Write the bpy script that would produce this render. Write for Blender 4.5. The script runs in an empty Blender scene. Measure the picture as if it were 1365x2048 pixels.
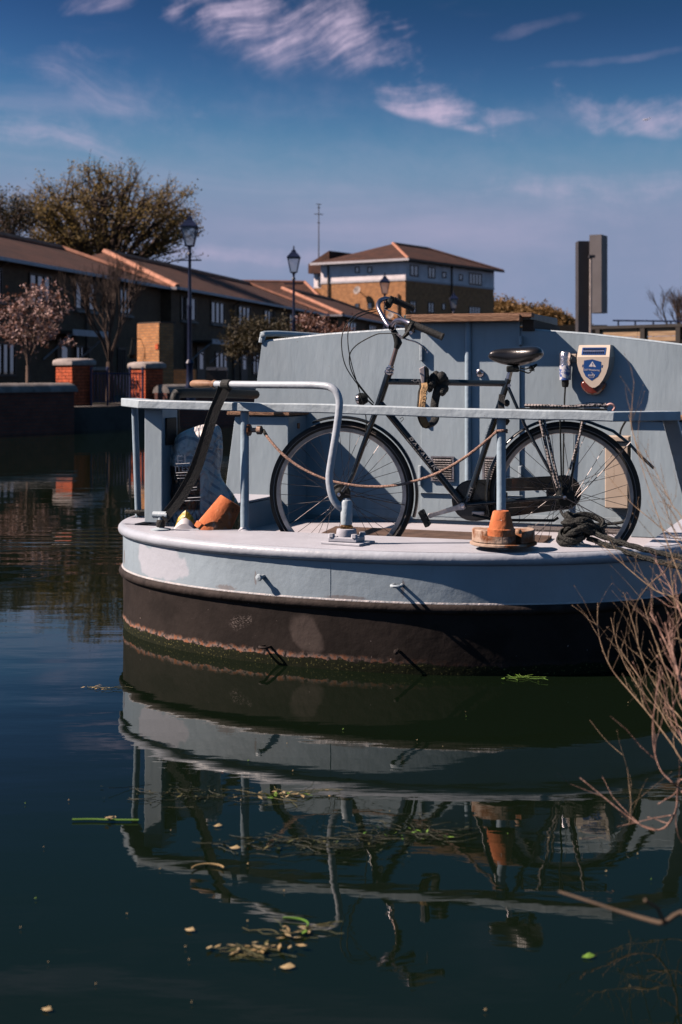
import bpy, math, random
from mathutils import Vector, Matrix, noise as mnoise
random.seed(7)
S = bpy.context.scene
COL = S.collection
R = math.radians

# ------------------------------------------------------------------ camera
CAM_H = 1.364
cam_d = bpy.data.cameras.new('camera'); cam = bpy.data.objects.new('camera', cam_d); COL.objects.link(cam)
cam.location = (0, 0, CAM_H); cam.rotation_euler = (R(90), 0, 0)
cam_d.sensor_fit = 'VERTICAL'; cam_d.sensor_height = 36; cam_d.lens = 50
cam_d.shift_y = -279 / 2048
cam_d.clip_start = 0.05; cam_d.clip_end = 12000
cam_d.dof.use_dof = True; cam_d.dof.focus_distance = 6.9; cam_d.dof.aperture_fstop = 4.2
S.camera = cam

# ------------------------------------------------------------------ sun, sky, exposure
SUN_EL = R(40.6)
SUN_H = Vector((-0.999, -0.04, 0)).normalized()
sundir = Vector((SUN_H.x * math.cos(SUN_EL), SUN_H.y * math.cos(SUN_EL), math.sin(SUN_EL)))
sl = bpy.data.lights.new('sun', 'SUN'); so = bpy.data.objects.new('sun', sl); COL.objects.link(so)
sl.energy = 5.0; sl.angle = R(0.53); sl.color = (1.0, 0.80, 0.69)
so.rotation_euler = (-sundir).to_track_quat('-Z', 'Y').to_euler()
so.location = sundir * 40
S.view_settings.view_transform = 'Standard'; S.view_settings.look = 'None'
S.view_settings.exposure = 0.60; S.view_settings.gamma = 1.0
S.cycles.diffuse_bounces = 0; S.cycles.max_bounces = 8; S.cycles.glossy_bounces = 4; S.cycles.transmission_bounces = 2; S.cycles.caustics_reflective = False; S.cycles.caustics_refractive = False

W = bpy.data.worlds.new('World'); S.world = W; W.use_nodes = True
nt = W.node_tree; nt.nodes.clear()
def N(tree, t, **kw):
    n = tree.nodes.new(t)
    for k, v in kw.items(): setattr(n, k, v)
    return n
def L(tree, a, b): tree.links.new(a, b)
def M_(tree, op, a, b=None, c=None, clamp=False):
    n = N(tree, 'ShaderNodeMath', operation=op, use_clamp=clamp)
    for i, v in enumerate((a, b, c)):
        if v is None: continue
        if isinstance(v, (int, float)): n.inputs[i].default_value = v
        else: L(tree, v, n.inputs[i])
    return n.outputs[0]
def MR(tree, v, a, b, c=0.0, d=1.0, smooth=True):
    n = N(tree, 'ShaderNodeMapRange', interpolation_type='SMOOTHSTEP' if smooth else 'LINEAR')
    L(tree, v, n.inputs[0])
    for i, q in enumerate((a, b, c, d)): n.inputs[i + 1].default_value = q
    return n.outputs[0]
sky = N(nt, 'ShaderNodeTexSky', sky_type='NISHITA', sun_disc=False)
sky.sun_elevation = SUN_EL; sky.sun_rotation = math.atan2(SUN_H.x, SUN_H.y) % (2 * math.pi)
sky.altitude = 2500; sky.air_density = 1.0; sky.dust_density = 0.4; sky.ozone_density = 3.0
# deep polarised blue: steepen the sky's own falloff from horizon to zenith, channel by channel
ssep = N(nt, 'ShaderNodeSeparateColor'); L(nt, sky.outputs[0], ssep.inputs[0]); scomb = N(nt, 'ShaderNodeCombineColor')
for i_, (t_, k_, p_, c_, f_) in enumerate(((.060, 1170, 4.5, .1375, .068), (.060, 207, 4.3, .1975, .138), (.071, 38.5, 4.8, .3625, .286))):
    x_ = M_(nt, 'SMOOTH_MIN', M_(nt, 'MULTIPLY', ssep.outputs[i_], t_), c_, c_ * .25)
    x_ = M_(nt, 'SMOOTH_MAX', x_, f_, f_ * .12)      # overhead the blue stays as deep as at the top of the view
    L(nt, M_(nt, 'MULTIPLY', M_(nt, 'POWER', x_, p_), k_ / .1), scomb.inputs[i_])
tc = N(nt, 'ShaderNodeTexCoord'); sp = N(nt, 'ShaderNodeSeparateXYZ'); L(nt, tc.outputs['Generated'], sp.inputs[0])
ysafe = M_(nt, 'MAXIMUM', sp.outputs[1], 0.05)
# compass-like sky coordinates round the north horizon: a = x/y, e = z/y (in units of 100 / 2844)
ca = M_(nt, 'MULTIPLY_ADD', M_(nt, 'DIVIDE', sp.outputs[0], ysafe), 28.44, 6.825)
ce = M_(nt, 'MULTIPLY_ADD', M_(nt, 'DIVIDE', sp.outputs[2], ysafe), -28.44, 7.45)
cv = N(nt, 'ShaderNodeCombineXYZ'); L(nt, ca, cv.inputs[0]); L(nt, ce, cv.inputs[1])
wn = N(nt, 'ShaderNodeTexNoise'); wn.inputs['Scale'].default_value = 0.55; wn.inputs['Detail'].default_value = 1.5; wn.noise_dimensions = '2D'
L(nt, cv.outputs[0], wn.inputs[0])
wn2 = N(nt, 'ShaderNodeTexNoise'); wn2.inputs['Scale'].default_value = 1.5; wn2.inputs['Detail'].default_value = 5; wn2.inputs['Roughness'].default_value = .6; wn2.noise_dimensions = '2D'; L(nt, cv.outputs[0], wn2.inputs[0])
wsub = N(nt, 'ShaderNodeVectorMath', operation='SUBTRACT'); L(nt, wn.outputs['Color'], wsub.inputs[0]); wsub.inputs[1].default_value = (.5, .5, .5)
def wisp(cx, cy, hl, hh, ang, amt, warp=.8, strand=-30, fine=2.6, sharp=0.0, curl=0.0, lo=.38, hi=.74, seed=0.0):
    ws = N(nt, 'ShaderNodeVectorMath', operation='SCALE'); L(nt, wsub.outputs[0], ws.inputs[0]); ws.inputs[3].default_value = warp
    ad = N(nt, 'ShaderNodeVectorMath', operation='ADD'); L(nt, cv.outputs[0], ad.inputs[0]); L(nt, ws.outputs[0], ad.inputs[1])
    mp = N(nt, 'ShaderNodeMapping', vector_type='TEXTURE'); L(nt, ad.outputs[0], mp.inputs[0])
    mp.inputs['Location'].default_value = (cx / 100, cy / 100, 0); mp.inputs['Rotation'].default_value = (0, 0, R(ang))
    mp.inputs['Scale'].default_value = (hl / 100, hh / 100, 1)
    s2 = N(nt, 'ShaderNodeSeparateXYZ'); L(nt, mp.outputs[0], s2.inputs[0])
    p, q = s2.outputs[0], s2.outputs[1]
    q = M_(nt, 'ADD', q, M_(nt, 'MULTIPLY', M_(nt, 'MULTIPLY', p, p), curl))
    r2 = M_(nt, 'ADD', M_(nt, 'MULTIPLY', p, p), M_(nt, 'MULTIPLY', q, q))
    fm = N(nt, 'ShaderNodeMapping', vector_type='TEXTURE'); L(nt, ad.outputs[0], fm.inputs[0]); fm.inputs['Rotation'].default_value = (0, 0, R(strand))
    fm.inputs['Scale'].default_value = (2.4, 1.0 / fine, 1); fm.inputs['Location'].default_value = (seed, seed * .7, 0)
    fn = N(nt, 'ShaderNodeTexNoise'); fn.inputs['Scale'].default_value = 1.0; fn.inputs['Detail'].default_value = 6; fn.noise_dimensions = '2D'
    fn.inputs['Roughness'].default_value = .6; fn.inputs['Distortion'].default_value = 0; L(nt, fm.outputs[0], fn.inputs[0])
    iso = M_(nt, 'SUBTRACT', .5, wn2.outputs[0])
    rag = M_(nt, 'ADD', M_(nt, 'MULTIPLY_ADD', M_(nt, 'SUBTRACT', .5, fn.outputs[0]), 1.1, r2), M_(nt, 'MULTIPLY', iso, 1.5))     # ragged, feathered outline
    mask = MR(nt, rag, 1.0, -0.55)
    if sharp: mask = M_(nt, 'MULTIPLY', mask, MR(nt, q, 0.62, 0.62 - sharp, 0, 1))     # crisp lower edge
    soft = M_(nt, 'MULTIPLY_ADD', MR(nt, fn.outputs[0], lo, hi), .65, .35)
    return M_(nt, 'MULTIPLY', M_(nt, 'MULTIPLY', mask, soft), amt)
W_LIST = [
    (575, 80, 265, 125, 12, .95, .8, -24, 2.6, .5, .2, .30, .68, 1.3),
    (872, 214, 135, 52, 16, .95, .6, -6, 2.4, .35, -.25, .28, .68, 2.2),
    (1000, 238, 80, 20, 5, .4, .6, 5, 2.2, 0, 0, .35, .8, 5.9),
    (1300, 235, 190, 70, 4, .65, 1.1, -22, 1.6, .3, .3, .25, .75, 7.7),
    (195, 18, 100, 34, -8, .5, .7, -25, 2.6, .3, .2, .35, .75, 9.1),
    (60, 268, 260, 60, 13, .40, .9, 14, 2.4, .4, 0, .3, .8, 11.0),
    (210, 180, 280, 60, 18, .25, .8, 20, 2.6, 0, 0, .35, .8, 12.4),
    (1080, 50, 110, 14, -17, .14, .3, -17, 1.5, 0, 0, .25, .8, 15.2),
    (1240, 116, 200, 11, -7, .16, .2, -7, 1.2, 0, 0, .2, .8, 16.8),
    (1190, 375, 340, 30, -1, .35, .5, -2, 2.2, 0, 0, .3, .8, 18.1),
    (1150, 415, 150, 40, 4, .25, .8, 4, 2.0, 0, 0, .35, .8, 19.7),
    (700, 400, 1300, 300, 3, .10, .8, 6, 1.2, 0, 0, .2, .8, 24.0),
    (520, 507, 220, 22, 3, .35, .3, 3, 2.0, 0, 0, .25, .8, 21.2),
]
tot = None
for a in W_LIST:
    o_ = wisp(*a)
    tot = o_ if tot is None else M_(nt, 'ADD', tot, o_)
front = MR(nt, sp.outputs[1], 0.1, 0.4)
# thin cirrus streaks over the rest of the sky
gp = N(nt, 'ShaderNodeMapping'); L(nt, tc.outputs['Generated'], gp.inputs[0]); gp.inputs['Scale'].default_value = (2.2, 2.2, 9)
gn = N(nt, 'ShaderNodeTexNoise'); gn.inputs['Scale'].default_value = 1.6; gn.inputs['Detail'].default_value = 6; gn.inputs['Distortion'].default_value = .6
L(nt, gp.outputs[0], gn.inputs[0])
gen = M_(nt, 'MULTIPLY', MR(nt, gn.outputs[0], .56, .8), .22)
dens = M_(nt, 'MINIMUM', M_(nt, 'ADD', M_(nt, 'MULTIPLY', tot, front), gen), .9)
b1 = N(nt, 'ShaderNodeBackground'); L(nt, scomb.outputs[0], b1.inputs[0]); b1.inputs[1].default_value = 0.1
b2 = N(nt, 'ShaderNodeBackground'); b2.inputs[0].default_value = (.40, .33, .44, 1); b2.inputs[1].default_value = 1
mx = N(nt, 'ShaderNodeMixShader'); L(nt, dens, mx.inputs[0]); L(nt, b1.outputs[0], mx.inputs[1]); L(nt, b2.outputs[0], mx.inputs[2])
wo = N(nt, 'ShaderNodeOutputWorld'); L(nt, mx.outputs[0], wo.inputs[0])

# ------------------------------------------------------------------ coordinates
F = 2844.0
def at(px, py, Y): return Vector(((px - 682.5) / F * Y, Y, CAM_H - (py - 745) / F * Y))
TH = R(21); T0 = Vector((0.017, 6.52, 0))
U = Vector((math.sin(TH), math.cos(TH), 0)); NN = Vector((-math.cos(TH), math.sin(TH), 0))
def B(u, n, z): return T0 + U * u + NN * n + Vector((0, 0, z))        # boat frame: u forward, n to port
def ray(px, py): return Vector(((px - 682.5) / F, 1, -(py - 745) / F))
C0 = Vector((0, 0, CAM_H))
def on_u(px, py, u):
    d = ray(px, py); t = (u - (C0 - T0).dot(U)) / d.dot(U); return C0 + d * t
def on_z(px, py, z):
    d = ray(px, py); return C0 + d * ((z - CAM_H) / d.z)
def un(p): v = p - T0; return v.dot(U), v.dot(NN), p.z

# ------------------------------------------------------------------ objects
ORG = {}
def thing(name, label, cat, loc=(0, 0, 0), group=None):
    o = bpy.data.objects.new(name, None); COL.objects.link(o); o.location = loc
    o.empty_display_size = .1
    o['label'] = label; o['category'] = cat
    if group: o['group'] = group
    ORG[o.name] = Vector(loc); return o
def struct(o, kind='structure'): o['kind'] = kind; return o
class MB:
    def __init__(s): s.v = []; s.f = []
    def add(s, vs, fs):
        k = len(s.v); s.v += [Vector(p) for p in vs]; s.f += [tuple(i + k for i in f) for f in fs]; return s
    def hexa(s, b, t):          # four bottom, four top points
        return s.add(list(b) + list(t), [(3, 2, 1, 0), (4, 5, 6, 7), (0, 1, 5, 4), (1, 2, 6, 5), (2, 3, 7, 6), (3, 0, 4, 7)])
    def box(s, c, sz, ax=None):
        c = Vector(c); x, y, z = ax if ax else (Vector((1, 0, 0)), Vector((0, 1, 0)), Vector((0, 0, 1)))
        x, y, z = x * sz[0] / 2, y * sz[1] / 2, z * sz[2] / 2
        b = [c - x - y - z, c + x - y - z, c + x + y - z, c - x + y - z]
        return s.hexa(b, [p + z * 2 for p in b])
    def prism(s, poly, d):      # polygon extruded along d
        n = len(poly); d = Vector(d); poly = [Vector(p) for p in poly]
        fs = [tuple(range(n)), tuple(range(2 * n - 1, n - 1, -1))] + [(i, (i + 1) % n, n + (i + 1) % n, n + i)[::-1] for i in range(n)]
        return s.add(poly + [p + d for p in poly], fs)
    def tube(s, pts, r, k=8, closed=False, cap=True, flat=1.0, up=None):
        pts = [Vector(p) for p in pts]; n = len(pts)
        rs = r if isinstance(r, (list, tuple)) else [r] * n
        tans = []
        for i in range(n):
            a = pts[(i - 1) % n] if (closed or i > 0) else pts[i]
            b = pts[(i + 1) % n] if (closed or i < n - 1) else pts[i]
            t = b - a; tans.append(t.normalized() if t.length > 1e-9 else Vector((0, 0, 1)))
        t = tans[0]; ref = up or (Vector((0, 0, 1)) if abs(t.z) < .9 else Vector((1, 0, 0)))
        x = t.cross(ref).normalized(); vs = []
        for i in range(n):
            t = tans[i]
            if up: x = t.cross(up); x = x.normalized() if x.length > 1e-6 else Vector((1, 0, 0))
            else:
                x = x - t * x.dot(t); x = x.normalized() if x.length > 1e-6 else t.orthogonal().normalized()
            y = t.cross(x)
            for j in range(k):
                a = 2 * math.pi * j / k
                vs.append(pts[i] + x * (math.cos(a) * rs[i]) + y * (math.sin(a) * rs[i] * flat))
        fs = []
        for i in range(n if closed else n - 1):
            i2 = (i + 1) % n
            for j in range(k):
                j2 = (j + 1) % k
                fs.append((i * k + j, i * k + j2, i2 * k + j2, i2 * k + j))
        if cap and not closed:
            fs.append(tuple(range(k))[::-1]); fs.append(tuple((n - 1) * k + j for j in range(k)))
        return s.add(vs, fs)
    def lathe(s, prof, c, ax=(0, 0, 1), k=24, a0=0, a1=2 * math.pi):
        ax = Vector(ax).normalized(); x = ax.orthogonal().normalized(); y = ax.cross(x); c = Vector(c)
        full = abs(a1 - a0 - 2 * math.pi) < 1e-6; m = k if full else k + 1; vs = []
        for (r, h) in prof:
            for j in range(m):
                a = a0 + (a1 - a0) * j / k
                vs.append(c + ax * h + x * (math.cos(a) * r) + y * (math.sin(a) * r))
        fs = []
        for i in range(len(prof) - 1):
            for j in range(k):
                j2 = (j + 1) % m
                fs.append((i * m + j, i * m + j2, (i + 1) * m + j2, (i + 1) * m + j))
        return s.add(vs, fs)
    def rings(s, rr, cap=True):
        k = len(rr[0]); vs = [p for r_ in rr for p in r_]; fs = []
        for i in range(len(rr) - 1):
            for j in range(k):
                fs.append((i * k + j, i * k + (j + 1) % k, (i + 1) * k + (j + 1) % k, (i + 1) * k + j))
        if cap: fs += [tuple(range(k))[::-1], tuple((len(rr) - 1) * k + j for j in range(k))]
        return s.add(vs, fs)
    def build(s, name, mat, parent=None, smooth=40, bev=0, uv=True, label=None, cat=None, group=None, base=None):
        if parent is not None: o0 = ORG[parent.name]
        elif base is not None: o0 = Vector(base)
        else:
            lo = Vector((min(p.x for p in s.v), min(p.y for p in s.v), min(p.z for p in s.v)))
            hi = Vector((max(p.x for p in s.v), max(p.y for p in s.v), max(p.z for p in s.v)))
            o0 = Vector(((lo.x + hi.x) / 2, (lo.y + hi.y) / 2, lo.z))
        me = bpy.data.meshes.new(name)
        me.from_pydata([tuple(p - o0) for p in s.v], [], s.f); me.update()
        if uv:
            ul = me.uv_layers.new(name='UVMap'); dat = [0.0] * (2 * len(me.loops))
            for pl in me.polygons:
                nn = pl.normal
                if abs(nn.z) < .8:
                    tx = Vector((-nn.y, nn.x, 0)).normalized()
                    for li in pl.loop_indices:
                        w = s.v[me.loops[li].vertex_index]; dat[2 * li] = w.dot(tx); dat[2 * li + 1] = w.z
                else:
                    for li in pl.loop_indices:
                        w = s.v[me.loops[li].vertex_index]; dat[2 * li] = w.x; dat[2 * li + 1] = w.y
            ul.data.foreach_set('uv', dat)
        if smooth:
            me.polygons.foreach_set('use_smooth', [True] * len(me.polygons))
            if smooth < 180: me.set_sharp_from_angle(angle=R(smooth))
        o = bpy.data.objects.new(name, me); COL.objects.link(o)
        if mat is not None: me.materials.append(mat)
        if parent is not None: o.parent = parent
        else: o.location = o0
        ORG[o.name] = o0
        if label: o['label'] = label
        if cat: o['category'] = cat
        if group: o['group'] = group
        if bev:
            b = o.modifiers.new('bevel', 'BEVEL'); b.width = bev; b.segments = 2; b.limit_method = 'ANGLE'; b.angle_limit = R(40)
        return o
def share(src, name, parent, mw):       # another object on the same mesh data
    o = bpy.data.objects.new(name, src.data); COL.objects.link(o); o.parent = parent; o.matrix_local = mw; ORG[o.name] = ORG[parent.name]; return o
def smoothpath(pts, sub=6):
    pts = [Vector(p) for p in pts]; out = []
    for i in range(len(pts) - 1):
        p0 = pts[max(i - 1, 0)]; p1 = pts[i]; p2 = pts[i + 1]; p3 = pts[min(i + 2, len(pts) - 1)]
        for j in range(sub):
            t = j / sub
            out.append(.5 * ((2 * p1) + (p2 - p0) * t + (2 * p0 - 5 * p1 + 4 * p2 - p3) * t * t + (3 * p1 - p0 - 3 * p2 + p3) * t ** 3))
    out.append(pts[-1]); return out
def text(body, size, mat, parent, name, org, xd, yd, depth=.0006, align='CENTER', font_shear=0.0, sx=1.0):
    cu = bpy.data.curves.new('t', 'FONT'); cu.body = body; cu.size = size; cu.align_x = align; cu.align_y = 'CENTER'; cu.extrude = depth; cu.shear = font_shear
    cu.resolution_u = 3
    to = bpy.data.objects.new('t', cu); COL.objects.link(to)
    dg = bpy.context.evaluated_depsgraph_get(); me = bpy.data.meshes.new_from_object(to.evaluated_get(dg))
    bpy.data.objects.remove(to)
    xd = Vector(xd).normalized(); zd = xd.cross(Vector(yd)).normalized(); yd = zd.cross(xd); o0 = ORG[parent.name]
    for v in me.vertices:
        c = v.co; v.co = Vector(org) + xd * c.x * sx + yd * c.y + zd * c.z - o0
    o = bpy.data.objects.new(name, me); COL.objects.link(o); o.parent = parent; me.materials.clear(); me.materials.append(mat); ORG[o.name] = o0
    return o

# ------------------------------------------------------------------ materials
MATS = {}
def pm(name, col, rough=.6, metal=0, var=.12, scale=6, bump=0, bscale=40, spec=.5, coat=0, stretch=None, ior=None, col2=None, lo=.35, hi=.65):
    m = bpy.data.materials.new(name); m.use_nodes = True; t = m.node_tree; b = t.nodes['Principled BSDF']
    b.inputs['Roughness'].default_value = rough; b.inputs['Metallic'].default_value = metal
    b.inputs['Specular IOR Level'].default_value = spec; b.inputs['Coat Weight'].default_value = coat
    if ior: b.inputs['IOR'].default_value = ior
    tc = N(t, 'ShaderNodeTexCoord'); src = tc.outputs['Object']
    if stretch:
        mp = N(t, 'ShaderNodeMapping'); L(t, src, mp.inputs[0]); mp.inputs['Scale'].default_value = stretch; src = mp.outputs[0]
    if var or col2:
        n = N(t, 'ShaderNodeTexNoise'); n.inputs['Scale'].default_value = scale; n.inputs['Detail'].default_value = 6; n.inputs['Roughness'].default_value = .6
        L(t, src, n.inputs[0])
        f = MR(t, n.outputs[0], lo, hi)
        mix = N(t, 'ShaderNodeMix', data_type='RGBA'); L(t, f, mix.inputs[0])
        c2 = col2 or tuple(min(1, c * (1 + var)) for c in col); c1 = col if col2 else tuple(c * (1 - var) for c in col)
        mix.inputs[6].default_value = (*c1, 1); mix.inputs[7].default_value = (*c2, 1); L(t, mix.outputs[2], b.inputs['Base Color'])
    else: b.inputs['Base Color'].default_value = (*col, 1)
    if bump:
        n2 = N(t, 'ShaderNodeTexNoise'); n2.inputs['Scale'].default_value = bscale; n2.inputs['Detail'].default_value = 5; L(t, src, n2.inputs[0])
        bp = N(t, 'ShaderNodeBump'); bp.inputs['Strength'].default_value = bump; bp.inputs['Distance'].default_value = .01
        L(t, n2.outputs[0], bp.inputs['Height']); L(t, bp.outputs[0], b.inputs['Normal'])
    MATS[name] = m; return m
def brickmat(name, c1, c2, mortar, bw=.225, rh=.075, mort=.010, bumps=.6, rough=.85):
    m = bpy.data.materials.new(name); m.use_nodes = True; t = m.node_tree; b = t.nodes['Principled BSDF']; b.inputs['Roughness'].default_value = rough
    tc = N(t, 'ShaderNodeTexCoord'); br = N(t, 'ShaderNodeTexBrick'); L(t, tc.outputs['UV'], br.inputs[0])
    br.inputs['Scale'].default_value = 1; br.inputs['Brick Width'].default_value = bw; br.inputs['Row Height'].default_value = rh
    br.inputs['Mortar Size'].default_value = mort; br.inputs['Color1'].default_value = (*c1, 1); br.inputs['Color2'].default_value = (*c2, 1); br.inputs['Mortar'].default_value = (*mortar, 1)
    br.inputs['Bias'].default_value = -.1
    n = N(t, 'ShaderNodeTexNoise'); n.inputs['Scale'].default_value = 3; n.inputs['Detail'].default_value = 5; L(t, tc.outputs['UV'], n.inputs[0])
    mix = N(t, 'ShaderNodeMix', data_type='RGBA', blend_type='MULTIPLY'); mix.inputs[0].default_value = 1; L(t, br.outputs[0], mix.inputs[6])
    rp = MR(t, n.outputs[0], .3, .7, .82, 1.15); cc = N(t, 'ShaderNodeCombineColor'); [L(t, rp, cc.inputs[i]) for i in range(3)]
    L(t, cc.outputs[0], mix.inputs[7]); L(t, mix.outputs[2], b.inputs['Base Color'])
    bp = N(t, 'ShaderNodeBump'); bp.inputs['Strength'].default_value = bumps; bp.inputs['Distance'].default_value = .012; bp.invert = True
    L(t, br.outputs['Fac'], bp.inputs['Height']); L(t, bp.outputs[0], b.inputs['Normal'])
    MATS[name] = m; return m
paint = pm('grey_blue_boat_paint', (.385, .485, .545), .42, var=.09, scale=2.2, bump=.22, bscale=22, stretch=(1, 1, .35), coat=.1)
def grime(m, k=1.0):
    t = m.node_tree; b = t.nodes['Principled BSDF']; cur = b.inputs['Base Color'].links[0].from_socket; tc = N(t, 'ShaderNodeTexCoord')
    def nz(sc, det, st, src='Object'):
        mp = N(t, 'ShaderNodeMapping'); L(t, tc.outputs[src], mp.inputs[0]); mp.inputs['Scale'].default_value = st
        n = N(t, 'ShaderNodeTexNoise'); n.inputs['Scale'].default_value = sc; n.inputs['Detail'].default_value = det; n.inputs['Roughness'].default_value = .65; L(t, mp.outputs[0], n.inputs[0]); return n.outputs[0]
    def mixin(f, c):
        nonlocal cur
        mx_ = N(t, 'ShaderNodeMix', data_type='RGBA'); L(t, f, mx_.inputs[0]); L(t, cur, mx_.inputs[6]); mx_.inputs[7].default_value = (*c, 1); cur = mx_.outputs[2]
    st = nz(14, 6, (1, 1, .05)); pt = nz(1.7, 5, (1, 1, 1)); sp = nz(34, 3, (1, 1, 1)); pa = nz(5, 6, (1, 1, .6))
    mixin(M_(t, 'MULTIPLY', M_(t, 'MULTIPLY', MR(t, st, .52, .75), MR(t, pt, .35, .65)), .40 * k), (.18, .24, .265))     # rain streaks
    mixin(M_(t, 'MULTIPLY', MR(t, pa, .56, .70), .14 * k), (.45, .545, .62))                                                # chalky faded patches
    mixin(M_(t, 'MULTIPLY', MR(t, sp, .735, .76), .8 * k), (.17, .10, .07))                                                # rust freckles
    L(t, cur, b.inputs['Base Color'])
    L(t, MR(t, pa, .3, .7, .36, .58), b.inputs['Roughness']); return m
grime(paint)
paint2 = pm('rail_paint', (.45, .545, .60), .42, var=.1, scale=7, bump=.35, bscale=30)
grime(paint2, .8)
pipe_p = grime0 = pm('pipe_paint', (.35, .47, .56), .33, var=.08, scale=9, bump=.2, bscale=40)
grime(pipe_p, .8)
wood_w = pm('weathered_plank', (.20, .105, .06), .8, var=0, scale=5, col2=(.36, .21, .13), bump=.7, bscale=18, stretch=(3, 3, 22))
woodh = pm('turned_wood_handle', (.20, .10, .055), .6, scale=9, col2=(.33, .19, .11), bump=.5, bscale=35)
black_p = pm('black_frame_enamel', (.010, .016, .022), .22, var=.2, scale=6, coat=.5)
rubber = pm('tyre_rubber', (.022, .024, .024), .75, var=.25, scale=30, bump=.5, bscale=160)
matte_b = pm('matte_black_plastic', (.012, .016, .016), .6, spec=.3, var=.2, scale=20, bump=.3, bscale=90)
chrome = pm('dull_chrome', (.48, .45, .47), .22, 1, var=.15, scale=12)
alu = pm('worn_alloy', (.42, .40, .40), .38, .9, var=.2, scale=18, bump=.2, bscale=80)
rimm = pm('alloy_rim', (.34, .33, .33), .4, .8, var=.2, scale=12)
spokem = pm('spoke_steel', (.16, .15, .15), .4, .9, var=.2)
leather = pm('saddle_vinyl', (.012, .011, .012), .3, var=.2, scale=14, coat=.3, bump=.12, bscale=120)
webbing = pm('black_webbing', (.014, .017, .017), .7, var=.3, scale=30, bump=.6, bscale=200)
tan_w = pm('tan_lock_sleeve', (.42, .27, .13), .8, var=.2, scale=25, bump=.5, bscale=130)
def terramat():
    m = pm('terracotta', (.50, .135, .045), .9, var=0, scale=9, col2=(.62, .20, .075), bump=.35, bscale=70); t = m.node_tree; b = t.nodes['Principled BSDF']; cur = b.inputs['Base Color'].links[0].from_socket; tc = N(t, 'ShaderNodeTexCoord')
    for sc, lo, hi, c, k in ((17, .56, .68, (.62, .42, .32), .55), (28, .63, .70, (.16, .07, .035), .75), (60, .70, .73, (.75, .66, .6), .7)):      # lime bloom, soil stains, flecks
        n = N(t, 'ShaderNodeTexNoise'); n.inputs['Scale'].default_value = sc; n.inputs['Detail'].default_value = 6; L(t, tc.outputs['Object'], n.inputs[0])
        mx_ = N(t, 'ShaderNodeMix', data_type='RGBA'); L(t, M_(t, 'MULTIPLY', MR(t, n.outputs[0], lo, hi), k), mx_.inputs[0]); L(t, cur, mx_.inputs[6]); mx_.inputs[7].default_value = (*c, 1); cur = mx_.outputs[2]
    L(t, cur, b.inputs['Base Color']); return m
terra = terramat()
rope_l = pm('pale_rope', (.42, .27, .21), .9, var=.3, scale=60, bump=1, bscale=180)
rope_b = pm('black_rope', (.016, .019, .017), .7, var=.5, scale=40, bump=1, bscale=120)
cream = pm('cream_plastic', (.60, .50, .40), .45, var=.05, scale=8)
cream_l = pm('siren_plastic', (.72, .62, .51), .4, var=.04, scale=8)
redlens = pm('red_lens', (.16, .028, .014), .15, var=.25, scale=14, coat=.6)
bluev = pm('blue_sticker', (.012, .075, .28), .4, var=.05)
whitev = pm('white_print', (.75, .72, .74), .5, var=.03)
solar = pm('solar_cell', (.006, .010, .028), .7, var=.1, spec=.1)
brass = pm('greased_brass', (.32, .17, .055), .4, .7, var=.4, scale=20, col2=(.05, .028, .012), bump=.5, bscale=60)
rusty = pm('rusty_iron', (.48, .36, .28), .8, var=0, scale=11, col2=(.20, .065, .018), bump=.6, bscale=40, lo=.42, hi=.62)
bag_gold = pm('yellow_wrapper', (.50, .33, .02), .4, var=.2, scale=20, bump=.6, bscale=25)
glass = pm('window_glass', (.012, .016, .02), .04, var=.2, scale=2, ior=2.3, spec=.8, bump=.03, bscale=1.5)
frame_w = pm('window_frame_dark', (.055, .04, .032), .6)
white_p = pm('white_fascia', (.50, .49, .52), .6, var=.1)
render_w = pm('white_render', (.84, .78, .80), .85, var=.1, scale=1.2)
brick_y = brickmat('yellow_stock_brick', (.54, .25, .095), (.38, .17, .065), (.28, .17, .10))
brick_d = brickmat('brown_and_shaded_stock_brick', (.13, .085, .045), (.10, .06, .035), (.10, .075, .05))  # terrace fronts: yellow stock with shade put into the colour; elsewhere brown
brick_red_d = brickmat('dark_red_brick', (.17, .055, .035), (.12, .04, .028), (.07, .05, .045))
brick_r = pm('red_brick', (.50, .095, .032), .85, var=.3, scale=9, bump=.5, bscale=30)
mortar = pm('dark_mortar', (.045, .035, .03), .95, var=.2)
stone_c = pm('coping_stone', (.33, .29, .27), .85, var=.2, scale=6, bump=.5, bscale=14)
stone_g = pm('grey_coping', (.22, .20, .185), .85, var=.3, scale=3, bump=.5, bscale=12)
def tilemat():
    m = pm('roof_tile', (.048, .019, .012), .85, var=0, scale=1.3, col2=(.095, .036, .022)); t = m.node_tree; b = t.nodes['Principled BSDF']
    tc = N(t, 'ShaderNodeTexCoord'); br = N(t, 'ShaderNodeTexBrick'); L(t, tc.outputs['UV'], br.inputs[0]); br.inputs['Scale'].default_value = 1
    br.inputs['Brick Width'].default_value = .3; br.inputs['Row Height'].default_value = .12; br.inputs['Mortar Size'].default_value = .02; br.inputs['Mortar Smooth'].default_value = .6
    bp = N(t, 'ShaderNodeBump'); bp.invert = True; bp.inputs['Strength'].default_value = 1; bp.inputs['Distance'].default_value = .04
    L(t, br.outputs['Fac'], bp.inputs['Height']); L(t, bp.outputs[0], b.inputs['Normal']); return m
tile = tilemat()
ridge_m = pm('ridge_tile', (.42, .19, .12), .8, var=.2, scale=3)
def lanternmat():
    m = pm('lantern_glass', (.75, .76, .80), .1, var=.05); m.node_tree.nodes['Principled BSDF'].inputs['Alpha'].default_value = .38; return m
lamp_blue = pm('blue_black_iron', (.012, .018, .05), .35, var=.2, scale=4)
lamp_glass = lanternmat()
rail_blue = pm('blue_railing', (.016, .024, .075), .45, var=.2)
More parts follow.
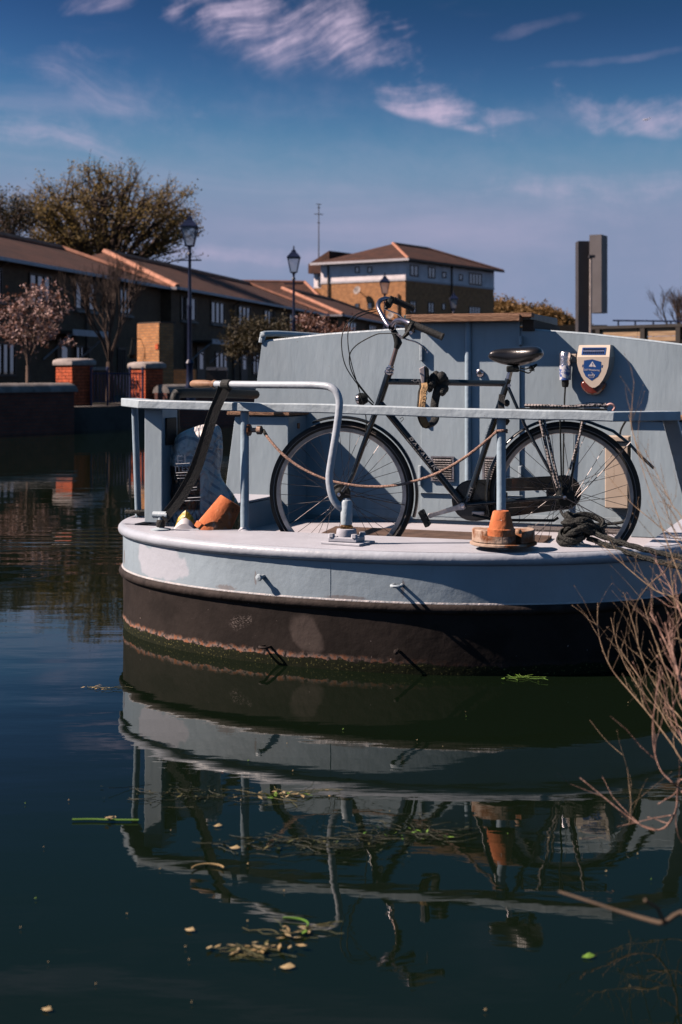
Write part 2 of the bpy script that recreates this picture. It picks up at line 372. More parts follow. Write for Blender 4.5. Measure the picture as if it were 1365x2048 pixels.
soil = pm('bank_grass_soil', (.05, .055, .025), .95, var=0, scale=2.2, col2=(.10, .08, .05), bump=1, bscale=8)
paving = pm('quay_paving', (.16, .14, .125), .9, var=.2, scale=2, bump=.5, bscale=9)
quay_m = pm('quay_wall_stone', (.05, .05, .046), .9, var=.35, scale=1.5, bump=.6, bscale=6)
bark = pm('bark', (.075, .05, .038), .9, var=.3, scale=6, bump=.8, bscale=20)
bark_p = pm('pale_bark', (.18, .12, .09), .9, var=.3, scale=8, bump=.6, bscale=20)
twig_red = pm('red_twig', (.19, .10, .075), .8, var=0, scale=26, col2=(.40, .25, .195), bump=.6, bscale=120)
twig_dark = pm('wet_twig', (.085, .058, .036), .8, var=.3, scale=9)
twig_dry = pm('dry_twig', (.13, .085, .05), .8, var=0, scale=18, col2=(.26, .185, .115), bump=.6, bscale=120)
def leafmat(name, c1, c2, tr=.25):
    m = bpy.data.materials.new(name); m.use_nodes = True; t = m.node_tree; b = t.nodes['Principled BSDF']; b.inputs['Roughness'].default_value = .7
    g = N(t, 'ShaderNodeNewGeometry'); mix = N(t, 'ShaderNodeMix', data_type='RGBA'); L(t, g.outputs['Random Per Island'], mix.inputs[0])
    mix.inputs[6].default_value = (*c1, 1); mix.inputs[7].default_value = (*c2, 1); L(t, mix.outputs[2], b.inputs['Base Color'])
    tl = N(t, 'ShaderNodeBsdfTranslucent'); L(t, mix.outputs[2], tl.inputs[0]); ms = N(t, 'ShaderNodeMixShader'); ms.inputs[0].default_value = tr
    out = t.nodes['Material Output']; L(t, b.outputs[0], ms.inputs[1]); L(t, tl.outputs[0], ms.inputs[2]); L(t, ms.outputs[0], out.inputs[0]); return m
leaf_ol = leafmat('olive_leaves', (.16, .12, .04), (.36, .25, .09), .4)
leaf_dk = leafmat('dark_leaves', (.03, .03, .015), (.08, .06, .025))
leaf_br = leafmat('russet_leaves', (.10, .045, .03), (.22, .10, .065))
leaf_gd = leafmat('golden_leaves', (.17, .10, .03), (.30, .17, .055))
bloss = leafmat('pale_blossom', (.55, .32, .28), (.75, .55, .50), .2)
weed_m = leafmat('floating_weed', (.03, .05, .012), (.14, .12, .04), .1)
weed_g = leafmat('fresh_green_weed', (.10, .26, .03), (.20, .34, .05), .2)
weed_y = leafmat('yellow_leaf_bits', (.35, .24, .10), (.45, .36, .20), .1)

WZ = .05      # canal level

# ================================================================== SETTING
def water_mat():
    m = bpy.data.materials.new('canal_water'); m.use_nodes = True; t = m.node_tree; b = t.nodes['Principled BSDF']
    b.inputs['Base Color'].default_value = (.0042, .0086, .0042, 1); b.inputs['Roughness'].default_value = .012; b.inputs['IOR'].default_value = 1.315
    tc = N(t, 'ShaderNodeTexCoord')
    def nz(sc, st, det=2, dist=0.0):
        mp = N(t, 'ShaderNodeMapping'); L(t, tc.outputs['Object'], mp.inputs[0]); mp.inputs['Scale'].default_value = st
        n = N(t, 'ShaderNodeTexNoise'); n.inputs['Scale'].default_value = sc; n.inputs['Detail'].default_value = det; n.inputs['Distortion'].default_value = dist
        L(t, mp.outputs[0], n.inputs[0]); return n.outputs[0]
    big = nz(1.0, (.9, 2.2, 1)); fine = nz(6.0, (.55, 1.6, 1), 3)
    sx = N(t, 'ShaderNodeSeparateXYZ'); L(t, tc.outputs['Object'], sx.inputs[0])
    # breeze patch: wind ripples on the open water to port of the boat
    wv = N(t, 'ShaderNodeTexWave', wave_type='BANDS', bands_direction='Y', wave_profile='SIN'); wv.inputs['Scale'].default_value = 1.15; wv.inputs['Distortion'].default_value = 2.6
    wv.inputs['Detail'].default_value = 2.0; wv.inputs['Detail Scale'].default_value = .6; L(t, tc.outputs['Object'], wv.inputs[0])
    patch = M_(t, 'MULTIPLY', MR(t, sx.outputs[1], 8.2, 9.6), MR(t, sx.outputs[1], 14.5, 11.5))
    pat = M_(t, 'MULTIPLY', patch, MR(t, nz(.35, (1, 1, 1)), .38, .6))
    h = M_(t, 'ADD', M_(t, 'MULTIPLY', big, .55), M_(t, 'MULTIPLY', fine, .11))
    h = M_(t, 'ADD', h, M_(t, 'MULTIPLY', M_(t, 'MULTIPLY', wv.outputs[1], pat), .55))
    bp = N(t, 'ShaderNodeBump'); bp.inputs['Strength'].default_value = 1; bp.inputs['Distance'].default_value = .0042
    L(t, h, bp.inputs['Height']); L(t, bp.outputs[0], b.inputs['Normal']); return m
wm = MB(); wm.add([(-300, -40, WZ), (300, -40, WZ), (300, 125, WZ), (-300, 125, WZ)], [(0, 1, 2, 3)])
struct(wm.build('water', water_mat(), smooth=0, base=(0, 0, WZ)))
GZ = .59
lb = [(-300, 14), (-40, 22), (-9.6, 28.2), (-6.4, 31.6), (-4.3, 33.2), (-2.0, 38), (.6, 47), (4.6, 62), (8.5, 80), (12, 112)]
rb_ = [(16.5, 112), (15, 80), (11.8, 45), (9.0, 30)] + [(B(u, -2.05 - max(0, u - 14) * .02, 0).x, B(u, -2.05, 0).y) for u in (20, 12)]
g = MB()
edge = lb + rb_
k = len(edge)
outer = [(B(12, -60, 0).x, 0), (3000, -200), (3000, 4000), (-3000, 4000), (-3000, 14)]
pts = [(x, y, GZ) for x, y in edge + [(rb_[-1][0] + 60, rb_[-1][1] - 4), (3000, -150), (3000, 6000), (-3000, 6000), (-3000, 14)]]
g.add(pts, [tuple(range(len(pts)))])
struct(g.build('ground', soil, smooth=0, base=(0, 60, GZ)))
q = MB()
for i in range(k - 1):
    a, b_ = edge[i], edge[i + 1]
    q.add([(a[0], a[1], -.6), (b_[0], b_[1], -.6), (b_[0], b_[1], GZ - .002), (a[0], a[1], GZ - .002)], [(0, 1, 2, 3)])
struct(q.build('quay_wall', quay_m, smooth=0))
# towpath strip of paving along the far bank
pv = MB()
for i in range(1, len(lb) - 1):
    a, b_ = Vector((*lb[i], 0)), Vector((*lb[i + 1], 0)); d = (b_ - a).normalized(); nr = Vector((-d.y, d.x, 0))
    pv.add([(a.x, a.y, GZ + .004), (b_.x, b_.y, GZ + .004), tuple((b_ + nr * 2.4).to_2d()) + (GZ + .004,), tuple((a + nr * 2.4).to_2d()) + (GZ + .004,)], [(0, 1, 2, 3)])
struct(pv.build('towpath', paving, smooth=0))
# near bank to starboard, where the photographer stands and the bush grows
nb = MB(); prof = [(-1.98, -.5), (-2.02, -.05), (-2.12, .12), (-2.35, .26), (-3.0, .42), (-5, .55), (-40, .6)]
us = [-40 + i * 1.0 for i in range(0, 53)]
vs = []; fs = []
for i, u in enumerate(us):
    for j, (n_, z) in enumerate(prof):
        jit = mnoise.noise(Vector((u * .9, n_ * 2, 3.1))) * (.05 if j < 6 else 0)
        vs.append(B(u, n_ - abs(jit), z + jit * .8))
for i in range(len(us) - 1):
    for j in range(len(prof) - 1):
        a = i * len(prof) + j; fs.append((a, a + 1, a + 1 + len(prof), a + len(prof)))
nb.add(vs, fs); struct(nb.build('near_bank', soil, smooth=60))

# ------------------------------------------------------------------ terrace of low houses
FD = Vector((.2145, 1, 0)).normalized(); FN = Vector((FD.y, -FD.x, 0)); F0 = Vector((-8.03, 44.6, 0))
def Q(t, w, z): return F0 + FD * t + FN * w + Vector((0, 0, z))
def ft(px, w):
    d = ray(px, 745); s_ = (w - (C0 - F0).dot(FN)) / d.dot(FN); return (C0 + d * s_ - F0).dot(FD)
def slab(mb, t0, t1, w0, w1, z0, z1, f=Q):
    mb.hexa([f(t0, w0, z0), f(t0, w1, z0), f(t1, w1, z0), f(t1, w0, z0)], [f(t0, w0, z1), f(t0, w1, z1), f(t1, w1, z1), f(t1, w0, z1)]); return mb
def window(parent, f, t0, t1, w, z0, z1, panes, fr=.07, mat_f=None, out=1):
    fm = MB(); dw = .05 * out
    for a, b_, c, d in ((t0, t1, z0, z0 + fr), (t0, t1, z1 - fr, z1), (t0, t0 + fr, z0 + fr, z1 - fr), (t1 - fr, t1, z0 + fr, z1 - fr)):
        slab(fm, a, b_, w, w + dw, c, d, f)
    st = (t1 - t0 - fr) / panes
    for i in range(1, panes): slab(fm, t0 + st * i, t0 + st * i + fr, w, w + dw, z0 + fr, z1 - fr, f)
    wo_ = fm.build('window', mat_f or frame_w, parent, smooth=0)
    for i in range(panes):
        a = t0 + fr + st * i; p = MB(); slab(p, a + .002, a + st - fr - .002, w + .004 * out, w + .02 * out, z0 + fr + .002, z1 - fr - .002, f); p.build('pane', glass, wo_, smooth=0)
    return wo_
def hip_roof(parent, f, t0, t1, w0, w1, ze, zr, hip0, hip1, ov=.35, ridge_at=None):
    t0, t1, w0, w1 = t0 - ov, t1 + ov, w0 - ov, w1 + ov; wm_ = (w0 + w1) / 2 if ridge_at is None else ridge_at
    a, b_, c, d = f(t0, w1, ze), f(t1, w1, ze), f(t1, w0, ze), f(t0, w0, ze); r0, r1 = f(t0 + hip0, wm_, zr), f(t1 - hip1, wm_, zr)
    m = MB(); m.add([a, b_, c, d, r0, r1], [(0, 1, 5, 4), (1, 2, 5), (2, 3, 4, 5), (3, 0, 4), (3, 2, 1, 0)]); ro = m.build('roof', tile, parent, smooth=0)
    for p_, q_ in ((a, r0), (r0, r1), (b_, r1)):
        e = MB(); e.tube([p_ + Vector((0, 0, .03)), q_ + Vector((0, 0, .03))], .12, 6); e.build('ridge_tiles', ridge_m, ro)
    return ro
def house(name, label, t0, t1, off, ze, zr, hip0, hip1, wins, low, doors):
    h = thing(name, label, 'house', Q((t0 + t1) / 2, off - 4, GZ), 'low terrace houses along the far bank')
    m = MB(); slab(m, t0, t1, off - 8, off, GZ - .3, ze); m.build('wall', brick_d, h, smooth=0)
    hip_roof(h, Q, t0, t1, off - 8, off, ze, zr, hip0, hip1)
    m = MB(); slab(m, t0 - .38, t1 + .38, off + .36, off + .46, ze - .07, ze + .03); m.build('gutter', white_p, h, smooth=0)
    m = MB(); slab(m, t0 - .46, t0 - .36, off - 6, off + .36, ze - .07, ze + .03); m.build('fascia', white_p, h, smooth=0)
    for (p0, p1) in wins:
        a, b_ = ft(p0, off), ft(p1, off); wn_ = window(h, Q, a, b_, off + .002, 3.3, 4.22, 3)
        m = MB(); slab(m, a - .06, b_ + .06, off + .002, off + .12, 3.22, 3.296); m.build('window_sill', stone_g, h, smooth=0)
    for (p0, p1) in low:
        a, b_ = ft(p0, off), ft(p1, off); window(h, Q, a, b_, off + .002, 1.25, 2.2, 3)
    tp_ = t0 + 1.5
    while tp_ < t1 - 1:
        m = MB(); m.tube([Q(tp_, off + .07, GZ), Q(tp_, off + .07, ze - .25), Q(tp_, off + .38, ze - .08)], .045, 6); m.build('downpipe', frame_w, h); tp_ += 6.3
    for px in doors:
        a = ft(px, off); m = MB(); slab(m, a, a + 1.0, off + .002, off + .06, GZ, 2.35); dr = m.build('door', frame_w, h, smooth=0)
        m = MB(); slab(m, a + .3, a + .7, off + .062, off + .07, 1.5, 2.15); m.build('pane', glass, dr, smooth=0)
        m = MB(); slab(m, a - 1.0, a + 1.8, off + .002, off + .95, 2.5, 2.58); cp = m.build('porch_canopy', frame_w, h, smooth=0)
        m = MB(); slab(m, a - 1.0, a + 1.8, off + .952, off + .98, 2.44, 2.62); m.build('canopy_edge', white_p, cp, smooth=0)
        for tt in (a - .9, a + 1.7):
            m = MB(); m.tube([Q(tt, off + .01, 1.75), Q(tt, off + .9, 2.48)], .03, 6); m.build('canopy_brace', white_p, cp)
    return h
e1 = ft(322, 0); s2_ = ft(343, .35); e2 = ft(640, .35); s3 = ft(676, 1.1)
house('terrace_house', 'shade-toned brick terrace house at the far left below the leafy tree, with three-pane upstairs windows', ft(-62, 0), e1, 0, 4.42, 5.95, 0.1, 0.1, [(-26, 3), (57, 101), (149, 190), (238, 262)], [(-10, 30), (150, 178), (235, 250)], [112])
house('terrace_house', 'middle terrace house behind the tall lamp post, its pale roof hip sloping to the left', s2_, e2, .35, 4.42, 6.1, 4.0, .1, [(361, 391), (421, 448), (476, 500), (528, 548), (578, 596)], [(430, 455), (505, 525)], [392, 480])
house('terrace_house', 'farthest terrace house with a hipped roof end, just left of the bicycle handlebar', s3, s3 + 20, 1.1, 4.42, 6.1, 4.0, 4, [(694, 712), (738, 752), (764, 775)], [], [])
# sunlit brick bin store standing forward of the terrace
PLN = Vector((-.78, -.62, 0)).normalized(); PDN = Vector((-PLN.y, PLN.x, 0)); P0 = at(275, 745, 38.4); P0.z = 0
PW = 52 / F * 38.2 / abs(PDN.x) ; PDN = PDN if PDN.x > 0 else -PDN
def QP(t, w, z): return P0 + PDN * t - PLN * w + Vector((0, 0, z))
pw = thing('brick_wall', 'tall narrow wall stub with a sunlit yellow brick face, behind the second pier', 'wall', QP(PW / 2, .2, GZ))
m = MB(); slab(m, 0, PW, 0, .45, GZ - .2, CAM_H + 97 / F * 38.3, QP); m.build('wall', brick_y, pw, smooth=0)
m = MB(); slab(m, -.02, PW + .02, .03, .5, CAM_H + 97 / F * 38.3 + .002, CAM_H + 100 / F * 38.3, QP); m.build('roof_slab', frame_w, pw, smooth=0)
m = MB(); slab(m, PW - .16, PW - .02, -.02, -.001, 1.98, 2.12, QP); m.build('sign_plate', brick_r, pw, smooth=0)
hbp = QP(.2, -.28, 0); hb = thing('hanging_basket', 'dark wire hanging basket in front of the sunlit yellow brick wall stub', 'basket', hbp + Vector((0, 0, 1.72)))
m = MB(); m.lathe([(.07, 0), (.10, .04), (.12, .10), (.11, .10), (.0, .07)], hbp + Vector((0, 0, 1.74)), k=12); m.build('bowl', matte_b, hb)
for k_ in range(3):
    a = k_ * 2.1; m = MB(); m.tube([hbp + Vector((math.cos(a) * .11, math.sin(a) * .11, 1.84)), hbp + Vector((0, 0, 2.2))], .008, 4); m.build('chain', matte_b, hb)
m = MB(); m.tube([QP(.2, -.003, 2.26), hbp + Vector((0, 0, 2.28)), hbp + Vector((0, 0, 2.2))], .012, 5); m.build('bracket', matte_b, hb)

# roof of a further range beyond
H2 = thing('rear_house', 'distant brown roofed range seen over the terrace, left of the antenna mast', 'house', at(560, 700, 118))
FR0 = at(470, 745, 112); FR0.z = 0
def Q2(t, w, z): return FR0 + Vector((.97, .22, 0)) * t + Vector((.22, -.97, 0)) * w + Vector((0, 0, z))
m = MB(); slab(m, 0, 6.6, -8, 0, GZ - .3, 7.2, Q2); m.build('wall', brick_d, H2, smooth=0)
hip_roof(H2, Q2, 0, 6.6, -8, 0, 7.2, 8.8, .5, .5)

# ------------------------------------------------------------------ three storey block
AF = Vector((.553, .834, 0)).normalized(); AN = Vector((AF.y, -AF.x, 0)); A0 = Vector((4.985, 110, 0)); KB = 1.272
def Q3(t, w, z): return A0 + AF * t + AN * w + Vector((0, 0, z))     # w runs out of the shaded face, t along it
def at3(px, w):
    d = ray(px, 745); s_ = (w - (C0 - A0).dot(AN)) / d.dot(AN); return (C0 + d * s_ - A0).dot(AF)
def aw3(px):     # on the sunlit end face (t = 0)
    d = ray(px, 745); s_ = -(C0 - A0).dot(AF) / d.dot(AF); return (C0 + d * s_ - A0).dot(AN)
def z3(py, Y=86.5): return CAM_H - (py - 745) / F * (Y if Y > 105 else Y * KB)
ab = thing('apartment_block', 'three-storey yellow brick block with white top storey and hipped brown roof', 'building', Q3(6, -3, GZ))
ZB, ZE = z3(557), z3(520)
m = MB(); slab(m, 0, 14.75, -7.9, 0, GZ - .3, ZB, Q3); m.build('wall', brick_y, ab, smooth=0)
m = MB(); slab(m, -.02, 14.77, -7.92, .02, ZB + .002, ZE, Q3); m.build('render_band', render_w, ab, smooth=0)
m = MB(); slab(m, -.05, 14.8, -7.95, .05, ZB - .16, ZB, Q3); m.build('string_course', white_p, ab, smooth=0)
hip_roof(ab, Q3, 0, 14.75, -7.9, 0, ZE + .02, z3(487, 91), 5.2, 5.2, ov=.6)
for a, b_, c, d in ((-.62, 15.37, .6, .72), ):
    m = MB(); slab(m, a, b_, c, d, ZE - .1, ZE + .08, Q3); m.build('gutter', frame_w, ab, smooth=0)
m = MB(); slab(m, -.72, -.62, -8.5, .72, ZE - .1, ZE + .08, Q3); m.build('gutter', white_p, ab, smooth=0)
for p0, p1, y0, y1, n_ in ((820, 836, 529, 552, 2), (856, 870, 533, 556, 2), (884, 892, 543, 556, 1), (918, 925, 548, 561, 1), (938, 963, 545, 569, 4), (820, 832, 601, 626, 2), (856, 868, 604, 626, 2), (884, 891, 606, 620, 1), (938, 961, 612, 632, 4)):
    a, b_ = at3(p0, 0), at3(p1, 0); Yw = Q3(a, 0, 0).y; window(ab, Q3, a, b_, .022 if y1 < 575 else .002, z3(y1, Yw), z3(y0, Yw), n_, .09)
def Q3e(t, w, z): return Q3(-w, t, z)
for p0, p1, y0, y1 in ((711, 720, 534, 546), (736, 745, 534, 546), (710, 719, 607, 616), (736, 745, 605, 618)):
    a, b_ = aw3(p0), aw3(p1); Yw = Q3(0, a, 0).y; window(ab, Q3e, a, b_, .022 if y1 < 575 else .002, z3(y1, Yw), z3(y0, Yw), 1, .07)
for px, y0, y1 in ((658, 528, 640), (798, 590, 640)):
    w_ = aw3(px); m = MB(); m.tube([Q3(-.1, w_, z3(y1, 112)), Q3(-.1, w_, z3(y0, 112))], .07, 6); m.build('drainpipe', frame_w, ab)
tt = at3(902, 0); m = MB(); m.tube([Q3(tt, .12, GZ), Q3(tt, .12, ZE)], .07, 6); m.build('drainpipe', frame_w, ab)
for px, py in ((722, 583), (728, 590)):
    pass
def dish(px, py, label, r):
    w_ = aw3(px); p = Q3(-.55, w_, z3(py, Q3(0, w_, 0).y)); d = thing('satellite_dish', label, 'dish', p, 'satellite dishes on the sunlit end wall')
    ax = Vector((-.55, -.7, .35)).normalized()
    m = MB(); m.lathe([(0, 0), (r * .5, .04), (r * .85, .13), (r, .2), (r * .98, .2), (0, .03)], p - ax * .1, ax, 16); m.build('reflector', stone_c, d)
    m = MB(); m.tube([p - ax * .1, Q3(0, w_, p.z - .15)], .04, 5); m.build('bracket', frame_w, d)
    m = MB(); m.tube([p - ax * .05 + Vector((0, 0, -r * .8)), p + ax * .45], .025, 4); m.build('feed_arm', frame_w, d)
dish(723, 582, 'grey satellite dish in the middle of the sunlit brick end wall', .34)
dish(790, 632, 'low grey satellite dish near the corner of the sunlit brick end wall', .3)
# annex with a sloping roof, left of the block
an = thing('annex', 'narrow brick annex with a single slope roof joining the three-storey block on its left', 'building', Q3(3, -8, GZ))
wl = aw3(606); slab_w = -7.94
m = MB(); slab(m, 1.6, 7, wl, slab_w, GZ - .3, z3(575, 91), Q3); m.build('wall', brick_y, an, smooth=0)
m = MB(); slab(m, 1.58, 7.02, wl + .002, slab_w, z3(575, 91) + .002, z3(545, 91), Q3); m.build('render_band', render_w, an, smooth=0)
zz0, zz1 = z3(527, 91), z3(502, 91)
m = MB(); m.prism([Q3(1.2, wl - .3, z3(546, 91) + .003), Q3(1.2, slab_w, z3(546, 91) + .003), Q3(1.2, slab_w, zz1), Q3(1.2, wl - .3, zz0)], AF * 6); m.build('roof', tile, an, smooth=0)
a, b_ = aw3(617), aw3(632)
def Q3f(t, w, z): return Q3(1.6 - w, t, z)
window(an, Q3f, a - .1, b_ - .1, .03, z3(572, 91), z3(549, 91), 2, .09)
mast = thing('antenna_mast', 'tall thin antenna mast rising above the annex roof', 'antenna', at(638, 505, 124))
m = MB(); m.tube([at(638, 520, 124), at(638, 408, 124)], [.06, .035], 6); m.build('pole', frame_w, mast)
for py, w_ in ((408, 5), (415, 3), (428, 9), (445, 3)):
    m = MB(); m.tube([at(638 - w_, py, 124), at(638 + w_, py + 1, 124)], .035, 5); m.build('cross_arm', frame_w, mast)

# ------------------------------------------------------------------ canal-side walls, piers, railings
def coping_wall(name, label, a, b_, ztop, th, ch, mat_w):
    w = thing(name, label, 'wall', (a + b_) / 2)
    a = Vector((a.x, a.y, 0)); b_ = Vector((b_.x, b_.y, 0)); d = (b_ - a).normalized(); nr = Vector((d.y, -d.x, 0))
    m = MB(); m.hexa([a - nr * th / 2 + Vector((0, 0, GZ - .6)), b_ - nr * th / 2 + Vector((0, 0, GZ - .6)), b_ + nr * th / 2 + Vector((0, 0, GZ - .6)), a + nr * th / 2 + Vector((0, 0, GZ - .6))],
                     [p + Vector((0, 0, ztop - ch)) for p in (a - nr * th / 2, b_ - nr * th / 2, b_ + nr * th / 2, a + nr * th / 2)])
    m.build('wall_face', mat_w, w, smooth=0)
    n_ = max(1, int((b_ - a).length / .9)); pr = []
    for i in range(9):
        an_ = math.pi * i / 8; pr.append((math.cos(an_) * (th / 2 + .06), math.sin(an_) * ch))
    for i in range(n_):
        p, q_ = a.lerp(b_, i / n_), a.lerp(b_, (i + 1) / n_); g_ = .006
        ends = [(p + d * g_, 1), (q_ - d * g_, 1)]
        if i == n_ - 1: ends += [(q_ + d * .10, .82), (q_ + d * .18, .45)]
        rr = [[c + nr * (x * s_) + Vector((0, 0, ztop - ch + z * s_)) for x, z in pr] for c, s_ in ends]
        m = MB(); m.rings(rr); m.build('coping_stone', stone_g, w, smooth=60)
    return w
coping_wall('canal_wall', 'dark brick canal wall with rounded coping at the left edge, in front of the blossom tree', at(-130, 745, 28.6), at(138, 745, 31.4), 1.14, .36, .2, brick_red_d)
coping_wall('canal_wall', 'low brick canal wall with rounded coping right of the second brick pier', at(322, 745, 33.6), at(560, 745, 38.5), 1.08, .36, .2, brick_red_d)
brick_src = None
def pier(label, px_edge, Y, side, z1, z2):
    global brick_src
    c = at(px_edge, 745, Y); c.z = 0
    ln = Vector((-.656, -.755, 0)); dn = Vector((.755, -.656, 0))       # sunlit and shaded face normals
    c = c - ln * side / 2 - dn * side / 2
    p = thing('brick_pier', label, 'pier', (c.x, c.y, GZ), 'red brick gate piers on the far bank')
    m = MB(); m.box((c.x, c.y, (GZ - .2 + z1) / 2), (side - .016, side - .016, z1 - GZ + .2), (ln, dn, Vector((0, 0, 1)))); m.build('core', mortar, p, smooth=0)
    rows = int((z1 - GZ) / .075); bl = side / 2.5
    for face, (nr, tg) in enumerate(((ln, dn), (dn, ln))):
        for r_ in range(rows):
            z = z1 - .0375 - r_ * .075; x = -side / 2; first = (.5 if (r_ + face) % 2 else 1.0)
            ln_list = [first] + [1, 1, 1]
            for f_ in ln_list:
                wd = min(bl * f_, side / 2 - x)
                if wd < .03: break
                cx = x + wd / 2; x += wd
                m = MB(); m.box(Vector((c.x, c.y, z)) + nr * (side / 2 - .006 + random.uniform(0, .003)) + tg * cx, (.02, wd - .011, .064), (nr, tg, Vector((0, 0, 1))))
                m.build('brick', brick_r, p, smooth=0)
    s2 = side / 2 + .06; rr = []
    for k_, h in ((.82, 0), (.97, .02), (1.0, .07), (.96, .13), (.8, .165), (.4, .18)):
        s_ = s2 * k_; rr.append([Vector((c.x, c.y, z1 + h)) + ln * a_ * s_ + dn * b__ * s_ for a_, b__ in ((-1, -1), (-.2, -1.0), (1, -1), (1, -.2), (1, 1), (-.2, 1), (-1, 1), (-1, -.2))])
    m = MB(); m.rings(rr); m.build('cap_stone', stone_c, p, smooth=50)
pier('red brick gate pier with rounded stone cap, left of the blue gate', 145, 32.6, .60, 1.515, 1.69)
pier('red brick gate pier with rounded stone cap, right of the blue gate', 292, 34.6, .56, 1.45, 1.6)
gt = thing('railing_gate', 'dark blue metal railing gate between the two red brick piers', 'gate', at(220, 800, 33.3))
ga, gb = at(183, 745, 32.9), at(286, 745, 33.6)
for k_ in range(17):
    p = ga.lerp(gb, k_ / 16); m = MB(); big = k_ in (0, 5, 12, 16)
    m.tube([(p.x, p.y, GZ + (.0 if big else .06)), (p.x, p.y, 1.43 if big else 1.36)], .03 if big else .011, 6); m.build('post' if big else 'bar', rail_blue, gt)
    if big:
        m = MB(); m.lathe([(.0, .08), (.035, .05), (.04, 0), (.0, 0)], (p.x, p.y, 1.43), k=8); m.build('finial', rail_blue, gt)
for z in (.68, 1.34):
    m = MB(); m.tube([(ga.x, ga.y, z), (gb.x, gb.y, z)], .018, 6); m.build('rail', rail_blue, gt)
# low yellow brick wall by the lamp post and garden sheds
m = MB(); a = at(349, 745, 40); m.box((a.x + .3, 40, 1.02), (.62, .3, .86)); m.build('garden_wall', brick_y, smooth=0, label='short sunlit yellow brick garden wall behind the tall lamp post', cat='wall')
for i, px in enumerate((182, 207, 425, 445)):
    a = at(px, 737, 37 if px < 300 else 39); m = MB(); m.hexa([a + Vector((x, y, -.9)) for x, y in ((-.14, -.1), (.14, -.1), (.14, .1), (-.14, .1))], [a + Vector((x, y, -.05)) for x, y in ((-.14, -.1), (.14, -.1), (.14, .1), (-.14, .1))])
    bb = thing('bin', ['pale lidded bin behind the gate, left one of the pair', 'pale lidded bin behind the gate, right one of the pair', 'pale lidded bin right of the tall lamp post, left one of the pair', 'pale lidded bin right of the tall lamp post, right one of the pair'][i], 'bin', a - Vector((0, 0, .9)), 'pale lidded bins')
    m.build('body', frame_w, bb, smooth=0)
    m = MB(); m.prism([a + Vector((-.17, -.13, -.045)), a + Vector((.17, -.13, -.045)), a + Vector((.13, -.13, .04)), a + Vector((-.13, -.13, .04))], (0, .26, 0)); m.build('lid', stone_c, bb, smooth=0)

# ------------------------------------------------------------------ lamp posts
def lamp_post(px, Y, label):
    b_ = at(px, 745, Y); b_.z = GZ; H = 4.5
    o = thing('lamp_post', label, 'lamp post', b_, 'old-style lamp posts on the far bank'); P = lambda h: b_ + Vector((0, 0, h))
    m = MB(); m.lathe([(0, 0), (.14, 0), (.14, .25), (.10, .32), (.12, .4), (.085, .5), (.075, .95), (.11, 1.0), (.06, 1.08), (0, 1.08)], b_, k=12); m.build('pedestal', lamp_blue, o)
    m = MB(); m.lathe([(.055, 1.05), (.048, 2.3), (.065, 2.34), (.045, 2.4), (.035, H - .95), (.06, H - .9), (.03, H - .84), (.05, H - .72), (0, H - .72)], b_, k=10); m.build('column', lamp_blue, o)
    m = MB(); m.tube([P(H - 1.05) + Vector((-.28, 0, 0)), P(H - 1.05) + Vector((.28, 0, 0))], .018, 6); m.build('ladder_bar', lamp_blue, o)
    def sq(h, s_): return [P(h) + Vector((x * s_, y * s_, 0)) for x, y in ((-1, -1), (1, -1), (1, 1), (-1, 1))]
    m = MB(); m.rings([sq(H - .70, .085), sq(H - .28, .17)]); m.build('lantern_glass', lamp_glass, o, smooth=0)
    fr = MB()
    for c0, c1 in zip(sq(H - .71, .092), sq(H - .27, .18)): fr.tube([c0, c1], .014, 4)
    for h, s_ in ((H - .71, .092), (H - .27, .18)): fr.tube(sq(h, s_), .016, 4, closed=True)
    fr.build('lantern_frame', lamp_blue, o)
    m = MB(); m.rings([sq(H - .27, .205), sq(H - .24, .2), sq(H - .12, .1), sq(H - .1, .075), sq(H - .04, .06), sq(H - .03, .02)]); rf = m.build('lantern_roof', lamp_blue, o, smooth=0)
    m = MB(); m.lathe([(.02, 0), (.035, .03), (.012, .06), (.03, .1), (0, .15)], P(H - .04), k=8); m.build('finial', lamp_blue, rf)
lamp_post(380, 33.9, 'tall blue-black lamp post nearest, in front of the middle terrace house')
lamp_post(588, 42.9, 'blue-black lamp post with clear lantern, left of the antenna mast')
lamp_post(770, 54.5, 'blue-black lamp post against the sunlit end of the three-storey block')
lamp_post(908, 67.0, 'blue-black lamp post against the shaded side of the three-storey block')

# ------------------------------------------------------------------ trees
def grow(rng, p, d, ln, r, lvl, mb, tips, kids, spread, up, shrink=.72, sides=5, wob=.15):
    n_ = 3; pts = [p]; dd = d.copy()
    for i in range(n_):
        dd = (dd + Vector((rng.uniform(-1, 1), rng.uniform(-1, 1), rng.uniform(-.6, 1))) * wob + Vector((0, 0, up * .1))).normalized(); pts.append(pts[-1] + dd * ln / n_)
    mb.tube(pts, [r * (1 - .45 * i / n_) for i in range(n_ + 1)], sides if lvl > 2 else (4 if lvl > 0 else 3), cap=False)
    if lvl <= 1: tips += [pts[-1], pts[-2].lerp(pts[-1], .5)] + ([pts[1], pts[2]] if lvl == 0 else [])
    if lvl == 0: return
    nk = kids + (1 if rng.random() < .35 else 0)
    for i in range(nk):
        ax = dd.orthogonal().normalized(); ax.rotate(Matrix.Rotation(rng.uniform(0, 6.283), 3, dd)); nd = dd.copy(); nd.rotate(Matrix.Rotation(spread * rng.uniform(.55, 1.25), 3, ax))
        st = pts[-1] if i < nk - 1 else pts[-2]
        grow(rng, st, (nd + Vector((0, 0, up))).normalized(), ln * shrink * rng.uniform(.8, 1.15), r * .58, lvl - 1, mb, tips, kids, spread, up, shrink, sides, wob)
